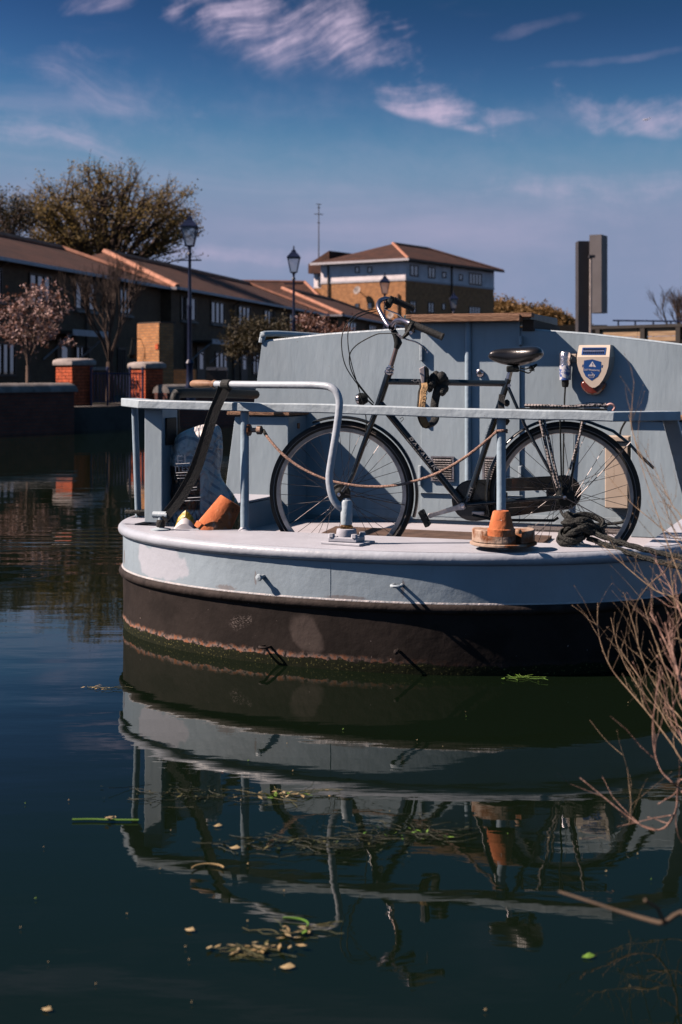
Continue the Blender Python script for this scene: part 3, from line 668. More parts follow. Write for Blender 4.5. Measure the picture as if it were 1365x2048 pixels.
def leaves(rng, mb, tips, per, size, rad, squash=1.0):
    for t_ in tips:
        for _ in range(per):
            c = t_ + Vector((rng.gauss(0, rad), rng.gauss(0, rad), rng.gauss(0, rad * squash)))
            a = Vector((rng.uniform(-1, 1), rng.uniform(-1, 1), rng.uniform(-1, 1))).normalized(); b_ = a.orthogonal().normalized(); b_.rotate(Matrix.Rotation(rng.uniform(0, 6.28), 3, a)); s_ = size * rng.uniform(.6, 1.3)
            mb.v += [c - a * s_, c + b_ * s_ * .55, c + a * s_, c - b_ * s_ * .55]; k_ = len(mb.v); mb.f.append((k_ - 4, k_ - 3, k_ - 2, k_ - 1))
def tree(name, label, base, h0, ln, r, lvl, kids, spread, up, seed, barkm, leafm, per, size, rad, lean=(0, 0, 0), stems=1, group=None, shrink=.72, extra=None, cat='tree', wob=.15, stem_spread=None):
    rng = random.Random(seed); o = thing(name, label, cat, base, group); tm = MB(); tips = []
    base = Vector(base); top = base + Vector((lean[0] * h0, lean[1] * h0, h0))
    if h0 > 0: tm.tube([base - Vector((0, 0, .2)), base.lerp(top, .5) + Vector((rng.uniform(-.05, .05) * h0, 0, 0)), top], [r * 1.35, r * 1.1, r], 8, cap=False)
    for i in range(stems):
        a = 6.283 * i / stems + rng.uniform(-.4, .4); sp_ = 0 if stems == 1 else (stem_spread * rng.uniform(.25, 1) if stem_spread else spread * .9)
        d = Vector((math.cos(a) * math.sin(sp_), math.sin(a) * math.sin(sp_), math.cos(sp_)))
        grow(rng, top, d, ln * rng.uniform(.85, 1.1), r * (.85 if stems == 1 else .62), lvl, tm, tips, kids, spread, up, shrink, wob=wob)
    tm.build('trunk', barkm, o, uv=False)
    if per:
        lm = MB(); leaves(rng, lm, tips, per, size, rad); lm.build('crown', leafm, o, smooth=0, uv=False)
    if extra:
        em = MB(); pick = [t_ for t_ in tips if rng.random() < extra[1]]; leaves(rng, em, pick, extra[2], extra[3], extra[4]); em.build('blossom', extra[0], o, smooth=0, uv=False)
    return tips
def dome_tree(name, label, base, trunk_h, c, rad, n_limb, n_br, n_tw, r0, tw, seed, barkm, leafm, per, size, lrad, bare_top=.0, extra=None, group=None, cat='tree'):
    rng = random.Random(seed); o = thing(name, label, cat, base, group); tm = MB(); base = Vector(base); c = Vector(c); rad = Vector(rad)
    top = base + Vector((0, 0, trunk_h)); tm.tube([base - Vector((0, 0, .2)), base.lerp(top, .5), top], [r0 * 1.3, r0 * 1.05, r0], 8, cap=False)
    tips = []
    def inside(dirv, f_): return c + Vector((dirv.x * rad.x, dirv.y * rad.y, dirv.z * rad.z)) * f_
    for i in range(n_limb):
        z = 1 - 1.35 * (i + .5) / n_limb; a = i * 2.39996 + rng.uniform(-.3, .3); h = math.sqrt(max(0, 1 - z * z)); d = Vector((math.cos(a) * h, math.sin(a) * h, z))
        e = inside(d, .62); mid = top.lerp(e, .5) + Vector((d.x * rad.x * -.06, d.y * rad.y * -.06, rad.z * .10)) + Vector((rng.uniform(-1, 1), rng.uniform(-1, 1), rng.uniform(-1, 1))) * rad.z * .07
        limb = smoothpath([top, mid, e], 5); n_ = len(limb); tm.tube(limb, [r0 * (.55 - .38 * k_ / (n_ - 1)) for k_ in range(n_)], 6, cap=False)
        for j in range(n_br):
            st = limb[rng.randrange(int(n_ * .35), n_)]; dd = (d + Vector((rng.gauss(0, .42), rng.gauss(0, .42), rng.gauss(.06, .36)))); dd.normalize()
            if dd.z < -.45: dd.z = -.45; dd.normalize()
            e2 = inside(dd, rng.uniform(.72, 1.0)); m2 = st.lerp(e2, .5) + Vector((rng.uniform(-1, 1), rng.uniform(-1, 1), rng.uniform(-.2, 1))) * rad.z * .06
            br = smoothpath([st, m2, e2], 4); nb_ = len(br); tm.tube(br, [r0 * (.15 - .10 * k_ / (nb_ - 1)) for k_ in range(nb_)], 4, cap=False)
            for k_ in range(n_tw):
                q0 = br[rng.randrange(int(nb_ * .3), nb_)]; dv = ((e2 - st).normalized() * .8 + Vector((rng.uniform(-1, 1), rng.uniform(-1, 1), rng.uniform(-.5, 1.1)))).normalized(); ln = tw * rng.uniform(.5, 1.1)
                q1 = q0 + dv * ln * .5 + Vector((0, 0, ln * .04)); q2 = q1 + (dv + Vector((rng.uniform(-.3, .3), rng.uniform(-.3, .3), .25))).normalized() * ln * .5
                tm.tube([q0, q1, q2], [r0 * .04, r0 * .03, r0 * .018], 3, cap=False)
                hgt = (q2.z - c.z) / rad.z
                if rng.random() > bare_top * max(0, hgt + .25): tips += [q0.lerp(q1, .6), q1, q1.lerp(q2, .5), q2]
    tm.build('trunk', barkm, o, uv=False)
    if per: lm = MB(); leaves(rng, lm, tips, per, size, lrad); lm.build('crown', leafm, o, smooth=0, uv=False)
    if extra: em = MB(); leaves(rng, em, [t_ for t_ in tips if rng.random() < extra[1]], extra[2], extra[3], extra[4]); em.build('blossom', extra[0], o, smooth=0, uv=False)
b0 = at(205, 745, 66); b0.z = GZ
dome_tree('leafy_tree', 'large round tree with olive spring leaves behind the terrace roof', b0, 3.2, at(212, 462, 66), (4.7, 4.2, 3.1), 18, 13, 9, .36, .72, 5, bark, leaf_ol, 4, .062, .12, bare_top=.6)
b0 = at(-35, 745, 60); b0.z = GZ
tree('bare_tree', 'grey leafless tree at the left edge beside the large leafy tree', b0, 3.0, 1.8, .2, 5, 3, .42, .12, 11, bark_p, leaf_dk, 1, .06, .2, stems=3)
b0 = at(57, 745, 35.3); b0.z = GZ
dome_tree('blossom_tree', 'small tree with pink-white blossom and russet leaves above the canal wall', b0, .95, at(66, 655, 35.3), (1.0, .95, 1.0), 8, 7, 6, .06, .42, 21, bark_p, leaf_br, 1, .045, .05, extra=(bloss, .30, 4, .04, .04))
b0 = at(220, 745, 36.5); b0.z = GZ
tree('bare_tree', 'small leafless twiggy tree behind the gate, between the two brick piers', b0, 1.05, .85, .085, 5, 3, .36, .12, 33, bark, leaf_dk, 0, .03, .1, stems=4, shrink=.75)
b0 = at(640, 745, 47); b0.z = GZ
tree('blossom_bush', 'pinkish blossoming bush just above the cabin roof, left of the handlebar', b0, .5, .75, .06, 4, 3, .6, .05, 41, bark, leaf_br, 3, .055, .14, stems=6, extra=(bloss, .3, 3, .045, .1), cat='bush')
b0 = at(545, 745, 45); b0.z = GZ
tree('dark_shrub', 'dark twiggy shrub against the terrace, above the cabin left corner', b0, .5, .8, .06, 4, 3, .6, .05, 43, bark, leaf_dk, 2, .05, .14, stems=6, cat='shrub')
for i, (px, Y, h, sd, lb_) in enumerate(((1012, 138, 5.0, 51, 'golden-brown tree next to the shaded side of the three-storey block'), (1065, 140, 4.2, 52, 'golden-brown rounded tree, middle one of the row above the cabin hatch'), (1118, 140, 3.3, 53, 'low golden-brown tree ending the row left of the grey totem sign'))):
    b0 = at(px, 745, Y); b0.z = GZ
    tree('golden_tree', lb_, b0, 1.6 if h > 3 else 1.2, h * .42, .2, 4, 4, .55, .06, sd, bark, leaf_gd, 8, .16, .4, stems=6, group='golden trees beyond the boat')
b0 = at(1372, 745, 52); b0.z = GZ
tree('bare_tree', 'dark leafless tree at the right edge above the timber fence', b0, 1.3, .85, .09, 5, 3, .42, .1, 61, bark, leaf_dk, 0, .05, .15, stems=4)

# ------------------------------------------------------------------ right-hand far side
dark_grey = pm('dark_grey_cladding', (.055, .052, .056), .55, var=.12, scale=2, bump=.1, bscale=6)
mid_grey = pm('mid_grey_cladding', (.16, .148, .15), .6, var=.08, scale=2, bump=.15, bscale=6)
SY = 40
tot_o = thing('totem_sign', 'tall dark grey two-slab totem sign standing behind the boat', 'sign', at(1172, 780, SY))
m = MB(); a0, a1 = at(1157, 482, SY), at(1181, 482, SY); zb = GZ
m.hexa([Vector((x, y, zb)) for x, y in ((a0.x, SY), (a1.x, SY), (a1.x, SY + .5), (a0.x, SY + .5))], [Vector((x, y, a0.z)) for x, y in ((a0.x, SY), (a1.x, SY), (a1.x, SY + .5), (a0.x, SY + .5))]); m.build('rear_slab', dark_grey, tot_o, smooth=0)
c0, c1, c2 = at(1179, 470, SY - .4), at(1203, 468, SY - .55), at(1215, 476, SY - .05)
zt, zb = c0.z, at(1190, 627, SY).z
m = MB(); q4 = [(c0.x, SY - .42), (c1.x, SY - .57), (c2.x, SY - .07), (c0.x + .25, SY + .1)]
m.hexa([Vector((x, y, zb)) for x, y in q4], [Vector((x, y, zt)) for x, y in q4]); m.build('front_slab', mid_grey, tot_o, smooth=0)
pl = thing('signal_post', 'thin pale grey metal post in front of the totem sign', 'post', at(1181, 790, SY - 1))
m = MB(); m.tube([at(1181, 800, SY - 1), at(1182, 512, SY - 1)], .035, 8); m.build('pole', stone_c, pl)
m = MB(); m.box(at(1184, 513, SY - 1.05), (.16, .14, .07)); m.build('bracket_head', dark_grey, pl, smooth=0)
tfence = pm('pale_timber_boards', (.26, .17, .10), .85, var=0, scale=2.5, col2=(.40, .28, .17), stretch=(1, 1, 12), bump=.4, bscale=6)
dk_tim = pm('dark_timber', (.025, .022, .02), .8, var=.2)
fn = thing('timber_fence', 'pale timber board fence with dark top beam and posts at the right', 'fence', at(1290, 760, 24))
fa, fb = at(1193, 745, 24.5), at(1460, 745, 22.5)
def fz(py, Y=23.5): return CAM_H - (py - 745) / F * Y
fdir = (fb - fa).normalized(); fnr = Vector((fdir.y, -fdir.x, 0)); FL = (fb - fa).length; zed = Vector((0, 0, 1))
for i, (y0, y1) in enumerate(((655, 672), (673, 690), (691, 708), (709, 726))):
    for jx in range(3):
        m = MB(); m.box(fa + fdir * FL * (jx + .5) / 3 + Vector((0, 0, (fz(y0) + fz(y1)) / 2 - fa.z)), (FL / 3 - .006, .05, fz(y0) - fz(y1)), (fdir, fnr, zed)); m.build('board', tfence, fn, smooth=0)
m = MB(); m.box(fa.lerp(fb, .5) + Vector((0, 0, fz(652) - fa.z)), (FL + .1, .16, .05), (fdir, fnr, zed)); m.build('top_beam', dk_tim, fn, smooth=0)
for px in (1197, 1291, 1362, 1440):
    f_ = (px - 1193) / 267; p = fa.lerp(fb, f_); m = MB(); m.box((p.x, p.y - .06, (GZ + fz(653)) / 2), (.09, .07, fz(653) - GZ), (fdir, fnr, zed)); m.build('post', dk_tim, fn, smooth=0)
m = MB(); p = fa.lerp(fb, .72); m.box((p.x, p.y - .05, fz(684)), (FL * .55, .04, .03), (fdir, fnr, zed)); m.build('lower_rail', dk_tim, fn, smooth=0)
hr = thing('handrail', 'thin blue-grey handrail on posts running above the timber fence', 'railing', at(1300, 700, 48))
m = MB(); m.tube([at(1226, 641, 48), at(1460, 644, 48)], .03, 6); m.build('rail', rail_blue, hr)
for px in (1237, 1271, 1307, 1342, 1378, 1415):
    m = MB(); m.tube([at(px, 641, 48), at(px, 790, 48)], .03, 6); m.build('post', rail_blue, hr)
lw = MB(); a, b_ = at(1060, 650, 60), at(1215, 650, 60); lw.hexa([Vector((x, y, GZ - .2)) for x, y in ((a.x, 60), (b_.x, 60), (b_.x, 60.4), (a.x, 60.4))], [Vector((x, y, a.z)) for x, y in ((a.x, 60), (b_.x, 60), (b_.x, 60.4), (a.x, 60.4))])
lw.build('brick_wall', brick_d, smooth=0, label='brown brick wall behind the totem sign, left of the timber fence', cat='wall')

# ------------------------------------------------------------------ aircraft
ac = thing('aircraft', 'tiny white aircraft high in the cloud at upper right', 'aircraft', at(1293, 240, 3000))
def ap(x, y, z): return at(1293, 240, 3000) + Vector((x, y, z))
m = MB(); m.tube([ap(-8, 0, 0), ap(-6, 0, .3), ap(4, 0, 1.6), ap(8, 0, 3)], [.3, 1.1, 1.1, .4], 8); m.build('fuselage', whitev, ac)
m = MB(); m.hexa([ap(-2, -8, .2), ap(1, -8, .4), ap(2, 8, .6), ap(-2, 8, .3)], [ap(-2, -8, .5), ap(1, -8, .7), ap(2, 8, .9), ap(-2, 8, .6)]); m.build('wing', whitev, ac, smooth=0)
m = MB(); m.hexa([ap(6, -.2, 2.6), ap(8, -.2, 3), ap(8, .2, 3), ap(6, .2, 2.6)], [ap(7.5, -.2, 6), ap(9, -.2, 6), ap(9, .2, 6), ap(7.5, .2, 6)]); m.build('tail_fin', whitev, ac, smooth=0)

# ================================================================== THE BOAT
ZD, ZF, UB, UW = .584, .41, 2.5, .37     # deck, well floor, cabin bulkhead, aft edge of the well
HB, HA, HC = 1.515, 1.14, .90            # stern ellipse: half beam, depth, centre
boat = thing('canal_boat', 'light grey-blue wide canal boat with brown-black hull, moored stern towards us', 'boat', B(2, 0, 0))
def outline(inset=0.0, nseg=56, fwd=13.0):
    b, a = HB - inset, HA - inset; out = []
    fl = lambda u: .10 * min(1, max(0, (u - HC) / 1.5)) ** 1.5     # hull fills out towards the cabin
    for i in range(8): u = HC + (fwd - HC) * ((8 - i) / 8) ** 2; out.append((u, b + fl(u)))
    for i in range(nseg + 1):
        t = math.pi / 2 - math.pi * i / nseg
        st, ct = math.sin(t), math.cos(t)
        out.append((HC - a * abs(ct) ** .92 * (1 if ct >= 0 else -1), b * math.copysign(abs(st) ** .97, st)))
    for i in range(1, 9): u = HC + (fwd - HC) * (i / 8) ** 2; out.append((u, -b - fl(u)))
    return out
def arc(ol):
    s_ = [0]
    for i in range(1, len(ol)): s_.append(s_[-1] + math.hypot(ol[i][0] - ol[i - 1][0], ol[i][1] - ol[i - 1][1]))
    j = min(range(len(ol)), key=lambda i: ol[i][0]); return [x - s_[j] for x in s_]
OL = outline(); AR = arc(OL)
def hull_band(name, mat, zs, insets):
    m = MB(); ols = [outline(i) for i in insets]; k_ = len(OL)
    for ol, z in zip(ols, zs): m.v += [B(u, n_, z) for u, n_ in ol]
    for r_ in range(len(zs) - 1):
        for i in range(k_ - 1): m.f.append((r_ * k_ + i, (r_ + 1) * k_ + i, (r_ + 1) * k_ + i + 1, r_ * k_ + i + 1))
    o = m.build(name, mat, boat, smooth=60, uv=False)
    ul = o.data.uv_layers.new(name='UVMap'); me = o.data
    for l in me.loops: vi = l.vertex_index; ul.data[l.index].uv = (AR[vi % k_], zs[vi // k_])
    return o
def arc_at(px, z):      # arc position on the hull seen at this image column
    best = min((i for i in range(10, len(OL) - 6)), key=lambda i: abs((lambda p: 682.5 + F * p.x / p.y - px)(B(OL[i][0], OL[i][1], z))) + (0 if OL[i][0] < HC + .01 else 1e6)); return AR[best]
def blob(t, uvs, cx, cy, hx, hy, wob, soft=.25, sc=14, skew=0.0, pw=3):
    n_ = N(t, 'ShaderNodeTexNoise'); n_.inputs['Scale'].default_value = sc; n_.inputs['Detail'].default_value = 5; L(t, uvs, n_.inputs[0])
    s_ = N(t, 'ShaderNodeSeparateXYZ'); L(t, uvs, s_.inputs[0])
    p = M_(t, 'MULTIPLY', M_(t, 'SUBTRACT', s_.outputs[0], cx), 1 / hx); q_ = M_(t, 'MULTIPLY', M_(t, 'SUBTRACT', s_.outputs[1], cy), 1 / hy)
    p = M_(t, 'ADD', p, M_(t, 'MULTIPLY', q_, skew)); p4 = M_(t, 'POWER', M_(t, 'ABSOLUTE', p), pw); q4 = M_(t, 'POWER', M_(t, 'ABSOLUTE', q_), pw)
    d = M_(t, 'ADD', M_(t, 'ADD', p4, q4), M_(t, 'MULTIPLY', M_(t, 'SUBTRACT', n_.outputs[0], .5), wob)); return MR(t, d, 1 + soft, 1 - soft)
def mixc(t, fac, a, col):
    mx_ = N(t, 'ShaderNodeMix', data_type='RGBA'); L(t, fac, mx_.inputs[0]); L(t, a, mx_.inputs[6]); mx_.inputs[7].default_value = (*col, 1); return mx_.outputs[2]
def upper_mat():
    m = pm('hull_upper_paint', (.335, .425, .485), .42, var=.07, scale=2.5, bump=.3, bscale=18, coat=.15); t = m.node_tree; b = t.nodes['Principled BSDF']
    cur = b.inputs['Base Color'].links[0].from_socket; tc_ = N(t, 'ShaderNodeTexCoord'); uvs = tc_.outputs['UV']
    # touched-up newer paint, a rust run, streaks below the rim
    cur = mixc(t, M_(t, 'MULTIPLY', blob(t, uvs, arc_at(315, .45), .45, .22, .078, 3.2, .2, 8), .8), cur, (.54, .57, .64))
    cur = mixc(t, blob(t, uvs, arc_at(249, .42), .42, .012, .035, .8), cur, (.16, .055, .012))
    for px_, cy_, hx_, hy_ in ((527, .43, .006, .03), (801, .42, .007, .035), (440, .375, .05, .012), (700, .372, .09, .010), (345, .53, .02, .012)):      # rust weeps and scuffs
        cur = mixc(t, M_(t, 'MULTIPLY', blob(t, uvs, arc_at(px_, cy_), cy_, hx_, hy_, 4.0, .7, 60, 0, 2), .55), cur, (.20, .13, .10))
    n_ = N(t, 'ShaderNodeTexNoise'); n_.inputs['Scale'].default_value = 1; n_.inputs['Detail'].default_value = 6; mp = N(t, 'ShaderNodeMapping'); L(t, uvs, mp.inputs[0]); mp.inputs['Scale'].default_value = (26, 2.5, 1); L(t, mp.outputs[0], n_.inputs[0])
    cur = mixc(t, M_(t, 'MULTIPLY', MR(t, n_.outputs[0], .6, .78), .35), cur, (.22, .28, .31))
    L(t, cur, b.inputs['Base Color']); return m
def lower_mat():
    m = pm('hull_bitumen', (.021, .0165, .0145), .8, spec=.2, var=.3, scale=5, bump=.35, bscale=22); t = m.node_tree; b = t.nodes['Principled BSDF']
    cur = b.inputs['Base Color'].links[0].from_socket; tc_ = N(t, 'ShaderNodeTexCoord'); uvs = tc_.outputs['UV']; s_ = N(t, 'ShaderNodeSeparateXYZ'); L(t, uvs, s_.inputs[0])
    cur = mixc(t, M_(t, 'MULTIPLY', blob(t, uvs, arc_at(612, .2), .20, .07, .085, 3.5, .45, 8, .45, 2), .85), cur, (.085, .068, .06))
    # scraped patch of fine scratches
    w = N(t, 'ShaderNodeTexNoise'); w.inputs['Scale'].default_value = 1; w.inputs['Detail'].default_value = 5; mp = N(t, 'ShaderNodeMapping'); L(t, uvs, mp.inputs[0]); mp.inputs['Scale'].default_value = (70, 420, 1); L(t, mp.outputs[0], w.inputs[0])
    cur = mixc(t, M_(t, 'MULTIPLY', blob(t, uvs, arc_at(492, .22), .225, .05, .035, 3.0, .6, 20, -.5, 2), MR(t, w.outputs[0], .55, .62)), cur, (.26, .22, .20))
    cur = mixc(t, M_(t, 'MULTIPLY', blob(t, uvs, arc_at(272, .26), .262, .06, .012, 4.0, .6, 45), .8), cur, (.34, .30, .29))
    sp_ = N(t, 'ShaderNodeTexNoise'); sp_.inputs['Scale'].default_value = 55; sp_.inputs['Detail'].default_value = 2; L(t, uvs, sp_.inputs[0])
    cur = mixc(t, MR(t, sp_.outputs[0], .745, .77), cur, (.40, .34, .31))
    # tide line: chalky rust above, weed below
    n_ = N(t, 'ShaderNodeTexNoise'); n_.inputs['Scale'].default_value = 16; n_.inputs['Detail'].default_value = 7; n_.inputs['Roughness'].default_value = .7; L(t, uvs, n_.inputs[0])
    zz = M_(t, 'ADD', s_.outputs[1], M_(t, 'MULTIPLY', M_(t, 'SUBTRACT', n_.outputs[0], .5), .060))
    n3 = N(t, 'ShaderNodeTexNoise'); n3.inputs['Scale'].default_value = 38; n3.inputs['Detail'].default_value = 4; L(t, uvs, n3.inputs[0])
    rust = M_(t, 'MULTIPLY', MR(t, zz, .094, .098), MR(t, zz, .124, .099)); fade = M_(t, 'MULTIPLY', MR(t, s_.outputs[0], .55, -.25, .05, .85), MR(t, n3.outputs[0], .36, .6, .0, 1))
    rc = N(t, 'ShaderNodeMix', data_type='RGBA'); L(t, MR(t, n3.outputs[0], .4, .6), rc.inputs[0]); rc.inputs[6].default_value = (.60, .50, .46, 1); rc.inputs[7].default_value = (.40, .17, .09, 1)
    mx_ = N(t, 'ShaderNodeMix', data_type='RGBA'); L(t, M_(t, 'MULTIPLY', rust, fade), mx_.inputs[0]); L(t, cur, mx_.inputs[6]); L(t, rc.outputs[2], mx_.inputs[7]); cur = mx_.outputs[2]
    n5 = N(t, 'ShaderNodeTexNoise'); n5.inputs['Scale'].default_value = 95; n5.inputs['Detail'].default_value = 3; L(t, uvs, n5.inputs[0])
    alg = MR(t, zz, .098, .090); gc = N(t, 'ShaderNodeMix', data_type='RGBA'); L(t, MR(t, n5.outputs[0], .58, .72), gc.inputs[0]); gc.inputs[6].default_value = (.010, .014, .005, 1); gc.inputs[7].default_value = (.16, .15, .05, 1)  # dark green weed; its pale specks are wet glints painted into the colour
    mx_ = N(t, 'ShaderNodeMix', data_type='RGBA'); L(t, alg, mx_.inputs[0]); L(t, cur, mx_.inputs[6]); L(t, gc.outputs[2], mx_.inputs[7]); cur = mx_.outputs[2]
    L(t, cur, b.inputs['Base Color']); return m
rim_c, strake_c = .555, .338
hull_band('hull_lower', lower_mat(), [-.45, .03, .07, .095, .15, .23, .325], [.03, .006, .002, .0, .003, .002, .0])
hull_band('hull_upper', upper_mat(), [.348, .43, .50, .545], [.0, .001, .001, .0])
def loop_tube(name, mat, z, r, inset, k_=10, flat=1.0, parent=None):
    m = MB(); m.tube([B(u, n_, z) for u, n_ in outline(inset)], r, k_, flat=flat); return m.build(name, mat, parent or boat, smooth=60)
strake_m = pm('strake_bitumen', (.030, .0235, .021), .75, spec=.25, var=.4, scale=16, bump=.4, bscale=40)
loop_tube('gunwale_rim', pm('rim_paint', (.46, .51, .575), .38, var=.08, scale=5, bump=.3, bscale=26, coat=.15), rim_c, .029, .004, 12)
loop_tube('rubbing_strake', strake_m, strake_c, .023, .002, 10)
chip = pm('chipped_white_paint', (.60, .57, .57), .6, var=0, scale=16, col2=(.40, .43, .45), bump=.6, bscale=60)
loop_tube('paint_line', chip, strake_c + .020, .009, .002, 6)
# deck, side decks, well
deck_m = pm('deck_paint', (.50, .485, .495), .5, var=.06, scale=3, bump=.25, bscale=30)
def deckmat(nm, base, flake):
    m = pm(nm, base, .5, var=.07, scale=3, bump=.2, bscale=30); t = m.node_tree; b = t.nodes['Principled BSDF']; cur = b.inputs['Base Color'].links[0].from_socket
    tc_ = N(t, 'ShaderNodeTexCoord'); n_ = N(t, 'ShaderNodeTexNoise'); n_.inputs['Scale'].default_value = 7; n_.inputs['Detail'].default_value = 8; n_.inputs['Roughness'].default_value = .7; L(t, tc_.outputs['Object'], n_.inputs[0])
    cur = mixc(t, MR(t, n_.outputs[0], flake, flake + .03), cur, (.22, .10, .06)); L(t, cur, b.inputs['Base Color']); return m
deck_m = deckmat('deck_paint', (.53, .555, .62), .72); floor_m = deckmat('well_floor_paint', (.55, .54, .58), .655)
ol = [p for p in outline(-.002) ]
aft = [p for p in ol if p[0] <= UW]
m = MB(); m.prism([B(u, n_, ZD) for u, n_ in aft], (0, 0, -.012)); m.build('aft_deck', deck_m, boat, smooth=30)
m = MB(); m.hexa([B(UW, -1.28, ZF - .02), B(UW, 1.28, ZF - .02), B(UW - .012, 1.28, ZF - .02), B(UW - .012, -1.28, ZF - .02)], [B(UW, -1.28, ZD - .014), B(UW, 1.28, ZD - .014), B(UW - .012, 1.28, ZD - .014), B(UW - .012, -1.28, ZD - .014)]); m.build('well_side', paint, boat, smooth=0)
for sgn in (1, -1):
    side = [p for p in ol if p[0] > UW and p[1] * sgn > 0]; side = [p for p in side if p[0] <= 13]
    pts = [B(u, n_, ZD + .001) for u, n_ in side]; uu = [p[0] for p in side]
    inner = [B(max(uu), sgn * 1.3, ZD + .001), B(UW + .001, sgn * 1.3, ZD + .001)] if sgn < 0 else [B(UW + .001, sgn * 1.3, ZD + .001), B(max(uu), sgn * 1.3, ZD + .001)]
    m = MB(); m.prism(pts + inner, (0, 0, -.012)); m.build('side_deck', deck_m, boat, smooth=0)
    m = MB(); m.box(B((UW + UB) / 2, sgn * 1.306, (ZD + ZF) / 2 - .012), (UB - UW - .01, .01, ZD - ZF - .01), (U, NN, Vector((0, 0, 1)))); m.build('well_side', paint, boat, smooth=0)
m = MB(); m.prism([B(UW, -1.3, ZF), B(UB, -1.3, ZF), B(UB, 1.3, ZF), B(UW, 1.3, ZF)], (0, 0, -.02)); m.build('well_floor', floor_m, boat, smooth=0)

# cabin bulkhead and body
left_top = [(508, 812), (524, 688), (530, 684), (543, 682.5), (655, 670), (784, 661), (870, 657), (945, 656), (1030, 658), (1101, 664), (1170, 669), (1240, 676.5), (1300, 683.5), (1365, 691.5), (1420, 699), (1452, 705)]
Lp = [un(on_u(x, y, UB))[1:] for x, y in left_top]; low = Lp[0]
slope = (Lp[1][0] - low[0]) / (Lp[1][1] - low[1]); base_n = low[0] + slope * (ZF - low[1]); rgt = Lp[-1]
poly = [(base_n, ZF + .002)] + Lp[1:] + [(rgt[0] + slope * (ZF - rgt[1]) * -1, ZF + .002)]
m = MB(); m.prism([B(UB, n_, z) for n_, z in poly], U * .04); m.build('bulkhead', paint, boat, smooth=0)
m = MB(); m.prism([B(UB + .041, n_ * .995, z - .004) for n_, z in poly], U * 10); m.build('cabin_body', paint, boat, smooth=30)
m = MB(); m.tube([B(UB + .02, n_, z + .002) for n_, z in poly[1:-1]], .012, 6); m.build('roof_edge', paint2, boat)
# roof handrail along the port edge
rl = on_u(531, 676, UB + .02); ru, rn, rz = un(rl)
m = MB(); m.tube(smoothpath([B(UB + .005, rn + .02, rz - .03), B(UB + .01, rn + .012, rz + .008), B(UB + .07, rn, rz + .03), B(UB + .9, rn - .02, rz + .035), B(UB + 5, rn - .02, rz + .035)], 5), .02, 8); m.build('roof_handrail', paint2, boat)
for uu in (.9, 2.4, 4.0):
    m = MB(); m.tube([B(UB + uu, rn - .02, rz + .035), B(UB + uu, rn - .03, rz - .05)], .014, 6); m.build('handrail_bracket', paint2, boat)
m = MB(); p = un(on_u(800, 660, UB + .6)); m.lathe([(0, .06), (.09, .055), (.11, .03), (.11, 0), (0, 0)], B(p[0], p[1], p[2] - .045), k=20); m.build('roof_vent', chrome, boat)
# sliding hatch
def bx(px0, px1, py0, py1, off0, off1):    # box on the bulkhead given its image outline at off0
    a = un(on_u(px0, py0, UB - off0)); b_ = un(on_u(px1, py1, UB - off0)); mb = MB()
    n0, n1, z1, z0 = a[1], b_[1], a[2], b_[2]
    mb.hexa([B(UB - off0, n0, z0), B(UB - off0, n1, z0), B(UB - off1, n1, z0), B(UB - off1, n0, z0)], [B(UB - off0, n0, z1), B(UB - off0, n1, z1), B(UB - off1, n1, z1), B(UB - off1, n0, z1)]); return mb
bx(822, 1040, 632, 642, .13, .05).build('hatch_plank', wood_w, boat, smooth=0, bev=.004)
bx(812, 1064, 629, 634, .115, .04).build('hatch_lip', wood_w, boat, smooth=0, bev=.003)
hatch_m = pm('hatch_green', (.07, .10, .105), .5, var=.2, scale=4, bump=.3, bscale=15)
hn0, hn1 = un(on_u(812, 632, UB))[1], un(on_u(1066, 632, UB))[1]; hz = un(on_u(900, 632, UB))[2]
m = MB(); m.hexa([B(UB - .05, hn0, hz - .03), B(UB - .05, hn1, hz - .03), B(UB + .62, hn1 - .02, hz - .05), B(UB + .62, hn0, hz - .05)], [B(UB - .05, hn0, hz + .008), B(UB - .05, hn1, hz + .008), B(UB + .62, hn1 - .02, hz + .0), B(UB + .62, hn0, hz + .0)]); m.build('hatch_lid', hatch_m, boat, smooth=0, bev=.006)
m = MB(); m.hexa([B(UB - .02, hn1 + .06, hz - .10), B(UB - .02, hn1 - .01, hz - .10), B(UB + .64, hn1 - .03, hz - .10), B(UB + .64, hn1 + .06, hz - .10)], [B(UB - .02, hn1 + .06, hz - .032), B(UB - .02, hn1 - .01, hz - .032), B(UB + .64, hn1 - .03, hz - .055), B(UB + .64, hn1 + .06, hz - .055)]); m.build('hatch_runner', dk_tim, boat, smooth=0)
m = MB(); m.hexa([B(UB - .02, hn0 + .0, hz - .10), B(UB - .02, hn0 - .06, hz - .10), B(UB + .64, hn0 - .06, hz - .10), B(UB + .64, hn0, hz - .10)], [B(UB - .02, hn0, hz - .032), B(UB - .02, hn0 - .06, hz - .032), B(UB + .64, hn0 - .06, hz - .055), B(UB + .64, hn0, hz - .055)]); m.build('hatch_runner', dk_tim, boat, smooth=0)
